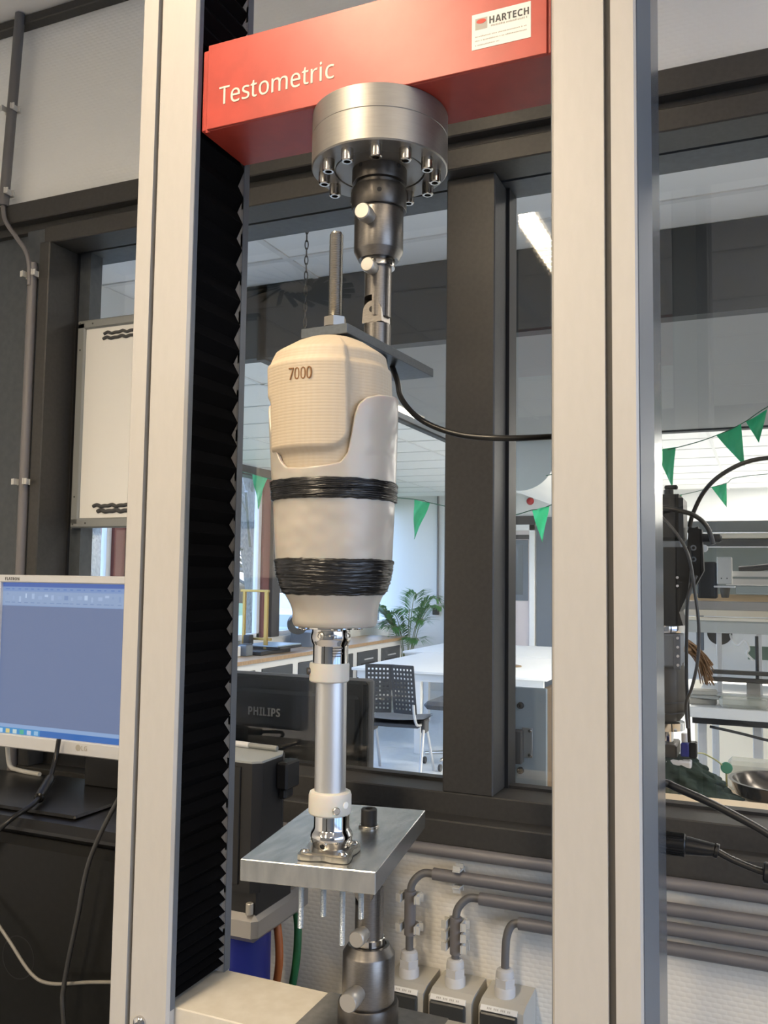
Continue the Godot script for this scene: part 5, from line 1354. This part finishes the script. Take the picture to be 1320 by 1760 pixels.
func build_gantry() -> void:
	# gantry machine on a table to the right
	var t := thing("work_table", "white work table under the gantry machine, behind the right pane", "table", Vector3(0.9, 0, -4.1))
	part("tabletop", MB.new().bb(Vector3(0.05, 0.955, -5.0), Vector3(2.6, 1.005, -3.6), 0.003), M.white, t)
	part("rail", MB.new().bb(Vector3(0.06, 0.925, -3.68), Vector3(2.58, 0.955, -3.62)), M.blackmatte, t)
	for x in [0.10, 0.345, 1.5, 2.5]:
		part("leg", MB.new().bb(Vector3(x - 0.02, 0, -3.72), Vector3(x + 0.02, 0.93, -3.68), 0.003), M.extrusion, t)
		part("leg", MB.new().bb(Vector3(x - 0.02, 0, -4.95), Vector3(x + 0.02, 0.93, -4.91), 0.003), M.extrusion, t)
	var g := thing("gantry_machine", "aluminium gantry machine with a grey spindle head behind the right pane", "machine", Vector3(0.9, 1.005, -4.3))
	part("top_beam", MB.new().bb(Vector3(-0.25, 1.885, -4.65), Vector3(2.3, 1.948, -4.55), 0.004), M.boardframe, g)
	part("light_beam", MB.new().bb(Vector3(0.06, 1.845, -4.6), Vector3(2.3, 1.875, -4.52), 0.004), M.creamwall, g)
	part("dark_beam", MB.new().bb(Vector3(-0.25, 1.80, -4.6), Vector3(2.3, 1.842, -4.52), 0.004), M.print_dark, g)
	part("rear_panel", MB.new().bb(Vector3(-0.25, 1.48, -4.72), Vector3(2.3, 1.80, -4.70)), mat(0.20, 0.23, 0.215, 0.4), g)
	part("cross_rail", MB.new().bb(Vector3(0.20, 1.625, -4.2), Vector3(2.3, 1.655, -4.12), 0.003).bb(Vector3(0.20, 1.580, -4.2), Vector3(2.3, 1.615, -4.12), 0.003), M.extrusion, g)
	part("cross_rail", MB.new().bb(Vector3(0.25, 1.535, -4.22), Vector3(2.3, 1.578, -4.14), 0.003), M.cabinet, g)
	part("spindle_head", MB.new().bb(Vector3(0.163, 1.585, -4.05), Vector3(0.236, 1.725, -3.97), 0.004), mat(0.50, 0.50, 0.48, 0.5), g)
	part("spindle_plate", MB.new().bb(Vector3(0.148, 1.568, -4.06), Vector3(0.250, 1.577, -3.96), 0.002), M.silver, g)
	part("spindle_nose", MB.new().rod(Vector3(0.2, 1.568, -4.01), Vector3(0.2, 1.515, -4.01), 0.026, 16, 0.003, 0.018), M.rigbrown, g)
	for q in [[0.185, 1.615], [0.212, 1.615]]:
		part("screw_head", MB.new().rod(Vector3(q[0], q[1], -3.97), Vector3(q[0], q[1], -3.967), 0.0035, 10), M.print_dark, g)
	part("motor_block", MB.new().bb(Vector3(0.065, 1.51, -4.15), Vector3(0.160, 1.70, -4.02), 0.006), M.blackmatte, g)
	part("pulley", MB.new().rod(Vector3(0.078, 1.722, -4.02), Vector3(0.078, 1.722, -3.985), 0.019, 20, 0.003).rod(Vector3(0.102, 1.770, -4.02), Vector3(0.102, 1.770, -3.985), 0.019, 20, 0.003), M.silver, g)
	part("cable_chain", MB.new().sweep([Vector3(0.26, 1.665, -4.3), Vector3(0.40, 1.68, -4.3), Vector3(0.6, 1.72, -4.3), Vector3(0.9, 1.78, -4.3)], 0.018, 8), M.blackmatte, g)
	part("wood_strip", MB.new().bb(Vector3(-0.1, 1.485, -4.25), Vector3(2.3, 1.53, -4.2), 0.002), mat(0.55, 0.40, 0.24, 0.6), g)
	part("bed_beam", MB.new().bb(Vector3(-0.05, 1.452, -4.05), Vector3(2.3, 1.497, -3.98), 0.003), mat(0.30, 0.28, 0.26, 0.5), g)
	part("back_board", MB.new().bb(Vector3(-0.1, 1.41, -4.30), Vector3(2.3, 1.455, -4.28)), M.creamwall, g)
	part("bed_edge", MB.new().bb(Vector3(-0.02, 1.398, -4.05), Vector3(2.3, 1.413, -3.96), 0.003), M.creamwall, g)
	part("bed_front", MB.new().bb(Vector3(-0.02, 1.335, -4.05), Vector3(2.3, 1.398, -3.98), 0.003), mat(0.46, 0.48, 0.46, 0.5), g)
	for q in [[0.155, 0.18], [0.345, 0.37], [0.95, 0.975]]:
		part("bed_leg", MB.new().bb(Vector3(q[0], 1.005, -4.03), Vector3(q[1], 1.336, -4.0), 0.002), M.extrusion, g)
	part("bed_leg", MB.new().bb(Vector3(0.020, 1.20, -4.6), Vector3(0.060, 1.50, -4.56), 0.002), M.greywall, g)
	part("back_panel", MB.new().bb(Vector3(-0.15, 1.02, -4.7), Vector3(2.3, 1.41, -4.68)), M.wallwhite, g)
	part("cable_spool", MB.new().lathe([[0.0, -0.01], [0.062, -0.01], [0.062, 0.01], [0.0, 0.01]], 32, Transform3D(Basis(Vector3.RIGHT, PI / 2), Vector3(0.167, 1.33, -4.1))), M.rigbrown, g)
	single("dark_bar", MB.new().bb(Vector3(0.13, 1.155, -3.75), Vector3(0.75, 1.172, -3.70), 0.002), M.rigbrown, "upper dark bar lying across the work table", "bar", Vector3(0.4, 1.155, -3.72), "dark bars on the work table")
	single("dark_bar", MB.new().bb(Vector3(0.13, 1.122, -3.72), Vector3(0.75, 1.140, -3.67), 0.002), M.rigbrown, "lower dark bar lying across the work table", "bar", Vector3(0.4, 1.122, -3.7), "dark bars on the work table")
	single("bar_block", MB.new().bb(Vector3(0.30, 1.005, -3.88), Vector3(0.36, 1.122, -3.72), 0.003), mat(0.36, 0.34, 0.30, 0.6), "grey block carrying the dark bars on the work table", "block", Vector3(0.33, 1.005, -3.72))
	single("vertical_rod", MB.new().rod(Vector3(0.348, 1.13, -3.8), Vector3(0.348, 1.336, -3.8), 0.008, 12), M.blackmatte, "thin black upright rod on the work table", "rod", Vector3(0.348, 1.13, -3.8))
	var tr := thing("food_tray", "translucent plastic tray with a clear rim on the work table", "tray", Vector3(0.27, 1.005, -3.62))
	part("tub", MB.new().box(Vector3(0.29, 1.035, -3.66), Vector3(0.22, 0.055, 0.09), 0.016), M.plastic, tr)
	part("rim", MB.new().box(Vector3(0.29, 1.063, -3.66), Vector3(0.24, 0.006, 0.105), 0.003), M.plastic, tr)
	single("paper_pile", MB.new().box(Vector3(0.075, 1.02, -3.74), Vector3(0.16, 0.03, 0.12), 0.006, Basis(Vector3.UP, 0.3)).box(Vector3(0.12, 1.044, -3.72), Vector3(0.14, 0.016, 0.10), 0.004, Basis(Vector3.UP, -0.2)).box(Vector3(0.11, 1.064, -3.71), Vector3(0.12, 0.022, 0.09), 0.005, Basis(Vector3.UP, 0.1)), mat(0.44, 0.43, 0.38, 0.8), "grey pile of wrapped parts on the work table", "parts", Vector3(0.11, 1.005, -3.7))
	single("circuit_board", MB.new().bb(Vector3(0.30, 1.19, -4.22), Vector3(0.42, 1.26, -4.20), 0.002), mat(0.10, 0.16, 0.12, 0.5), "small dark circuit board behind the aluminium legs", "board", Vector3(0.36, 1.19, -4.2))
	single("wire_loop", MB.new().sweep([Vector3(0.22, 1.325, -4.06), Vector3(0.235, 1.29, -4.02), Vector3(0.26, 1.275, -4.0), Vector3(0.29, 1.30, -4.0), Vector3(0.31, 1.26, -4.0), Vector3(0.30, 1.235, -4.0), Vector3(0.33, 1.20, -4.02)], 0.006, 8), M.white, "white looped wire hanging under the gantry bed", "wire", Vector3(0.27, 1.26, -4.0))
	single("cable", MB.new().sweep([Vector3(0.14, 0.917, -3.60), Vector3(0.20, 0.91, -3.59), Vector3(0.28, 0.895, -3.6), Vector3(0.42, 0.87, -3.6), Vector3(0.6, 0.86, -3.6)], 0.007, 8), M.cable, "black cable drooping under the work table edge", "cable", Vector3(0.3, 0.89, -3.6))
	single("wall_screen", MB.new().bb(Vector3(-0.05, 0.2, -5.4), Vector3(2.6, 1.0, -5.35)), M.creamwall, "cream partition under the work table", "partition", Vector3(1.0, 0.2, -5.38), "", "structure")
	single("wall_screen", MB.new().bb(Vector3(-0.32, 1.0, -6.2), Vector3(3.5, 2.02, -6.15)), M.greywall, "grey partition behind the gantry machine", "partition", Vector3(1.0, 1.0, -6.2), "", "structure")

func build_rig() -> void:
	# black motorised rig just behind the right pane
	var t := thing("black_rig", "black motorised rig standing behind the pane right of the machine column", "rig", Vector3(0.20, 1.175, -0.95))
	part("foot", MB.new().bb(Vector3(0.14, 1.175, -1.0), Vector3(0.265, 1.20, -0.86), 0.004), M.rigblack, t)
	part("upper_body", MB.new().bb(Vector3(0.13, 1.675, -1.01), Vector3(0.245, 1.767, -0.90), 0.008), M.rigblack, t)
	part("top_knob", MB.new().rod(Vector3(0.215, 1.765, -0.95), Vector3(0.215, 1.780, -0.95), 0.009, 18, 0.001).bb(Vector3(0.207, 1.780, -0.957), Vector3(0.232, 1.788, -0.943), 0.002), M.rigblack, t)
	part("grey_band", MB.new().bb(Vector3(0.132, 1.662, -1.0), Vector3(0.241, 1.676, -0.902), 0.002), M.greywall, t)
	part("main_body", MB.new().prism(PackedVector2Array([Vector2(0.14, 1.515), Vector2(0.243, 1.515), Vector2(0.236, 1.540), Vector2(0.252, 1.575), Vector2(0.258, 1.640), Vector2(0.256, 1.664), Vector2(0.14, 1.664)]), -1.0, -0.90), M.rigblack, t)
	for q in [[0.2335, 1.606], [0.2335, 1.590]]:
		part("screw_head", MB.new().rod(Vector3(q[0], q[1], -0.90), Vector3(q[0], q[1], -0.897), 0.0025, 12), M.silver, t)
	part("side_plate", MB.new().prism(PackedVector2Array([Vector2(0.243, 1.585), Vector2(0.262, 1.588), Vector2(0.279, 1.62), Vector2(0.276, 1.70), Vector2(0.252, 1.705)]), -0.97, -0.94), M.rigblack, t)
	for q in [[0.2605, 1.664, 0.0055], [0.2605, 1.642, 0.0050]]:
		part("eyelet", MB.new().lathe([[q[2] * 0.55, 0.0], [q[2], 0.0], [q[2], 0.004], [q[2] * 0.55, 0.004], [q[2] * 0.55, 0.0]], 20, Transform3D(Basis(Vector3.RIGHT, PI / 2), Vector3(q[0], q[1], -0.94))), M.greywall, t)
	part("lever", MB.new().rod(Vector3(0.262, 1.684, -0.95), Vector3(0.312, 1.682, -0.95), 0.0085, 16, 0.004).rod(Vector3(0.250, 1.693, -0.95), Vector3(0.272, 1.700, -0.95), 0.007, 14, 0.002), M.rigblack, t)
	part("chrome_clamp", MB.new().lathe([[0.0, 1.500], [0.044, 1.500], [0.0445, 1.502], [0.0445, 1.512], [0.044, 1.514], [0.0, 1.514]], 40, Transform3D(Basis(), Vector3(0.2015, 0, -0.95))), M.chrome, t)
	part("grey_joint", MB.new().bb(Vector3(0.15, 1.435, -0.99), Vector3(0.2375, 1.498, -0.905), 0.003), M.greywall, t)
	part("joint_strip", MB.new().bb(Vector3(0.224, 1.432, -0.906), Vector3(0.2375, 1.498, -0.903), 0.001), M.alu_strip, t)
	for k in 4:
		part("joint_screw", MB.new().rod(Vector3(0.2325, 1.440 + k * 0.017, -0.903), Vector3(0.2325, 1.440 + k * 0.017, -0.901), 0.0026, 12), M.silver, t)
	part("bulb", MB.new().lathe([[0.0, 1.328], [0.030, 1.330], [0.038, 1.340], [0.0435, 1.365], [0.0445, 1.395], [0.042, 1.425], [0.038, 1.440], [0.0, 1.440]], 32, Transform3D(Basis(), Vector3(0.2010, 0, -0.95))), M.rigbrown, t)
	for y in [1.375, 1.355]:
		part("bulb_wire", MB.new().lathe([[0.0425, y], [0.0452, y], [0.0452, y + 0.0016], [0.0425, y + 0.0016], [0.0425, y]], 36, Transform3D(Basis(Vector3(1, 0.05, 0), Vector3(0, 1, 0), Vector3(0, 0, 1)), Vector3(0.2010, -0.01, -0.95))), M.greycable, t)
	part("chrome_neck", MB.new().lathe([[0.0, 1.285], [0.020, 1.285], [0.020, 1.310], [0.040, 1.312], [0.041, 1.327], [0.0, 1.328]], 32, Transform3D(Basis(), Vector3(0.1990, 0, -0.95))), M.chrome, t)
	part("lower_block", MB.new().bb(Vector3(0.15, 1.262, -0.99), Vector3(0.228, 1.288, -0.91), 0.003), M.rigbrown, t)
	part("base_plate", MB.new().bb(Vector3(0.14, 1.250, -1.0), Vector3(0.255, 1.264, -0.89), 0.003), M.silver, t)
	part("post", MB.new().rod(Vector3(0.19, 1.198, -0.95), Vector3(0.19, 1.252, -0.95), 0.015, 16), M.rigblack, t)
	part("blue_connector", MB.new().bb(Vector3(0.2355, 1.270, -0.93), Vector3(0.2505, 1.295, -0.90), 0.002), M.bluepart, t)
	part("connector_grip", MB.new().bb(Vector3(0.2505, 1.268, -0.928), Vector3(0.264, 1.297, -0.902), 0.002), M.rigblack, t)
	part("connector_tail", MB.new().rod(Vector3(0.243, 1.295, -0.915), Vector3(0.243, 1.312, -0.915), 0.007, 14, 0.001), M.silver, t)
	single("cable", MB.new().sweep([Vector3(0.255, 1.705, -0.93), Vector3(0.262, 1.73, -0.92), Vector3(0.284, 1.77, -0.90), Vector3(0.318, 1.80, -0.88), Vector3(0.37, 1.822, -0.87), Vector3(0.45, 1.828, -0.87)], 0.0042, 10), M.cable, "black cable arching up from the black rig towards the right", "cable", Vector3(0.3, 1.78, -0.9))
	single("cable", MB.new().sweep([Vector3(0.20, 1.74, -0.88), Vector3(0.235, 1.733, -0.87), Vector3(0.268, 1.722, -0.87), Vector3(0.290, 1.700, -0.87), Vector3(0.300, 1.668, -0.87)], 0.0046, 10), M.cable, "short black cable curving over the lever of the rig", "cable", Vector3(0.27, 1.70, -0.87))
	single("cable", MB.new().sweep([Vector3(0.20, 1.730, -0.86), Vector3(0.235, 1.690, -0.85), Vector3(0.258, 1.645, -0.85), Vector3(0.268, 1.58, -0.85), Vector3(0.274, 1.52, -0.85), Vector3(0.272, 1.46, -0.85), Vector3(0.262, 1.41, -0.85), Vector3(0.250, 1.375, -0.86), Vector3(0.252, 1.33, -0.86)], 0.0030, 8), M.greycable, "grey cable hanging in a long bow beside the rig", "cable", Vector3(0.26, 1.5, -0.85))
	single("cable", MB.new().sweep([Vector3(0.268, 1.61, -0.89), Vector3(0.254, 1.57, -0.88), Vector3(0.2505, 1.50, -0.88), Vector3(0.2495, 1.42, -0.88), Vector3(0.2515, 1.36, -0.88), Vector3(0.2520, 1.30, -0.895)], 0.0034, 8), M.cable, "straight black cable running down beside the rig", "cable", Vector3(0.25, 1.45, -0.88))
	# brush
	var b := thing("hand_brush", "brush with long brown bristles leaning behind the rig", "brush", Vector3(0.26, 1.42, -1.03))
	part("handle", MB.new().rod(Vector3(0.205, 1.462, -1.0), Vector3(0.246, 1.462, -1.03), 0.006, 12, 0.001).rod(Vector3(0.205, 1.462, -1.0), Vector3(0.205, 1.175, -1.0), 0.005, 10), M.brushwood, b)
	var rng := RandomNumberGenerator.new()
	rng.seed = 4
	var br := MB.new()
	for k in 90:
		var s := Vector3(0.240 + rng.randf_range(-0.004, 0.004), 1.470 + rng.randf_range(-0.016, 0.012), -1.03 + rng.randf_range(-0.01, 0.01))
		var e := Vector3(0.278 + rng.randf_range(-0.014, 0.012), 1.412 + rng.randf_range(-0.022, 0.022), -1.03 + rng.randf_range(-0.02, 0.02))
		br.sweep([s, s.lerp(e, 0.5) + Vector3(0.004, 0.008, 0), e], 0.0011, 5, 3)
	var bp := part("bristles", br, M.bristle, b)
	bp.set_meta("kind", "stuff")
	# green cloth heap
	var f := FastNoiseLite.new()
	f.seed = 8; f.frequency = 9.0
	var g := []
	for i in 26:
		var t2 := i / 25.0
		var row := []
		for k in 60:
			var a := TAU * k / 60.0
			var rx := 0.135 * (1.0 - 0.62 * pow(t2, 1.3))
			var rz := 0.085 * (1.0 - 0.55 * pow(t2, 1.3))
			var y := 1.176 + 0.088 * t2
			var w := 1.0 + 0.35 * f.get_noise_3d(cos(a) * 0.5, sin(a) * 0.5, t2 * 0.25) + 0.12 * f.get_noise_3d(cos(a) * 1.6, sin(a) * 1.6, t2 * 0.9)
			row.append(Vector3(0.205 + cos(a) * rx * w, y, -0.93 + sin(a) * rz * w))
		g.append(row)
	var cl := MB.new().grid(g, true)
	for k in 60: cl.flat(Vector3(0.205, 1.266, -0.93), g[-1][k], g[-1][(k + 1) % 60], Vector3.UP)
	single("cloth", cl, M.fabric, "dark green cloth draped under the black rig", "cloth", Vector3(0.205, 1.176, -0.93))
	var ds := thing("metal_dish", "shiny dark metal dish on the bench right of the green cloth", "dish", Vector3(0.385, 1.176, -0.97))
	part("dish_body", MB.new().lathe([[0.0, 1.176], [0.055, 1.176], [0.085, 1.196], [0.094, 1.220], [0.097, 1.222], [0.090, 1.222], [0.080, 1.199], [0.052, 1.180], [0.0, 1.180]], 44, Transform3D(Basis(), Vector3(0.412, 0, -1.0))), M.darkmetal, ds)
	var tg := thing("green_tag", "small round green tag on a thin yellow wire above the cloth", "tag", Vector3(0.308, 1.245, -0.98))
	part("disc", MB.new().rod(Vector3(0.312, 1.240, -0.99), Vector3(0.313, 1.241, -0.984), 0.011, 20, 0.001), mat(0.03, 0.22, 0.13, 0.4), tg)
	part("wire", MB.new().sweep([Vector3(0.264, 1.274, -0.93), Vector3(0.275, 1.270, -0.95), Vector3(0.295, 1.256, -0.97), Vector3(0.304, 1.246, -0.984)], 0.0014, 6), mat(0.45, 0.46, 0.20, 0.5), tg)
	part("stem", MB.new().rod(Vector3(0.312, 1.240, -0.99), Vector3(0.312, 1.176, -0.99), 0.002, 8), mat(0.45, 0.46, 0.20, 0.5), tg)
	single("clear_bin", MB.new().box(Vector3(0.365, 1.205, -1.12), Vector3(0.11, 0.06, 0.06), 0.008), M.plastic, "clear plastic bin behind the metal dish", "bin", Vector3(0.365, 1.175, -1.12))

# ---------------------------------------------------------------- outdoors beyond the daylight windows
func tree(at: Vector3, h: float, r: float, seed_: int, label: String) -> void:
	var t := thing("tree", label, "tree", at, "bare trees outside the daylight windows")
	var rng := RandomNumberGenerator.new()
	rng.seed = seed_
	var tr := MB.new().sweep([at, at + Vector3(0.05, h * 0.25, 0.08), at + Vector3(-0.05, h * 0.5, 0.25), at + Vector3(0.02, h, 0.5)], r, 10)
	part("trunk", tr, M.bark, t)
	var br := MB.new()
	for k in 34:
		var y := rng.randf_range(0.25, 1.0) * h
		var s := at + Vector3(0, y, 0.4 * y / h)
		var a := rng.randf() * TAU
		var L := rng.randf_range(0.8, 2.2) * r * 5.0
		var e := s + Vector3(cos(a) * L, rng.randf_range(0.3, 1.3), sin(a) * L)
		br.sweep([s, s.lerp(e, 0.5) + Vector3(0, -0.1, 0), e], rng.randf_range(0.02, 0.05), 5, 3)
		for j in 4:
			var q := s.lerp(e, rng.randf_range(0.4, 1.0))
			br.sweep([q, q + Vector3(rng.randf_range(-0.6, 0.6), rng.randf_range(0.1, 0.7), rng.randf_range(-0.6, 0.6))], 0.012, 4, 1)
	part("branches", br, M.bark, t)

func build_outside() -> void:
	single("ground", MB.new().bb(Vector3(-60, -0.6, -50), Vector3(-4.8, -0.3, 20)), M.grass, "grass outside the daylight windows", "ground", Vector3(-20, -0.3, -8), "", "structure")
	single("road", MB.new().bb(Vector3(-22, -0.3, -50), Vector3(-15, -0.28, 20)), M.road, "pale street outside the daylight windows", "road", Vector3(-18, -0.3, -8), "", "structure")
	single("pavement", MB.new().bb(Vector3(3.75, -0.6, -20), Vector3(60, -0.3, 30)), M.road, "pale pavement outside the test room window", "ground", Vector3(20, -0.3, 2), "", "structure")
	tree(Vector3(-8.6, -0.3, -13.7), 6.0, 0.17, 5, "bare tree with a leaning trunk outside the bench window")
	tree(Vector3(-13.0, -0.3, -21.5), 7.0, 0.20, 6, "bare tree across the street outside the bench window")
	tree(Vector3(-9.5, -0.3, -10.5), 6.0, 0.11, 9, "slim bare tree seen under the whiteboard")
	tree(Vector3(-13.5, -0.3, -31.0), 7.0, 0.22, 12, "bare tree far down the street")
	var h := thing("house", "red brick house across the street", "house", Vector3(-30, -0.3, -22))
	part("wall", MB.new().bb(Vector3(-34, -0.3, -34), Vector3(-28, 6.0, -12)), M.brick, h)
	part("roof", MB.new().prism(PackedVector2Array([Vector2(-34.4, 6.0), Vector2(-27.6, 6.0), Vector2(-31, 9.0)]), -34.3, -11.7), M.road, h)
	for k in 6:
		part("house_window", MB.new().bb(Vector3(-28.05, 1.2, -32.5 + k * 3.5), Vector3(-27.95, 3.0, -30.9 + k * 3.5)), M.darkframe, h)
	var c := thing("car", "pale parked car outside the bench window", "car", Vector3(-14.2, -0.28, -26.0))
	part("car_body", MB.new().prism(PackedVector2Array([Vector2(-2.1, 0.05), Vector2(2.0, 0.05), Vector2(2.1, 0.45), Vector2(1.3, 0.62), Vector2(0.7, 1.08), Vector2(-0.9, 1.12), Vector2(-1.7, 0.70), Vector2(-2.1, 0.62)]), -0.8, 0.8, Transform3D(Basis(Vector3(0, 0, 1), Vector3(0, 1, 0), Vector3(-1, 0, 0)), Vector3(-14.2, -0.1, -26.0))), M.carpaint, c)
	part("car_window", MB.new().prism(PackedVector2Array([Vector2(1.1, 0.66), Vector2(0.62, 1.02), Vector2(-0.85, 1.06), Vector2(-1.5, 0.72)]), -0.81, 0.81, Transform3D(Basis(Vector3(0, 0, 1), Vector3(0, 1, 0), Vector3(-1, 0, 0)), Vector3(-14.2, -0.1, -26.0))), M.darkframe, c)
	for q in [-1.3, 1.25]:
		for s: float in [-1.0, 1.0]:
			part("wheel", MB.new().rod(Vector3(-14.2 + s * 0.83, 0.02, -26.0 + q), Vector3(-14.2 + s * 0.66, 0.02, -26.0 + q), 0.31, 24, 0.03), M.black, c)
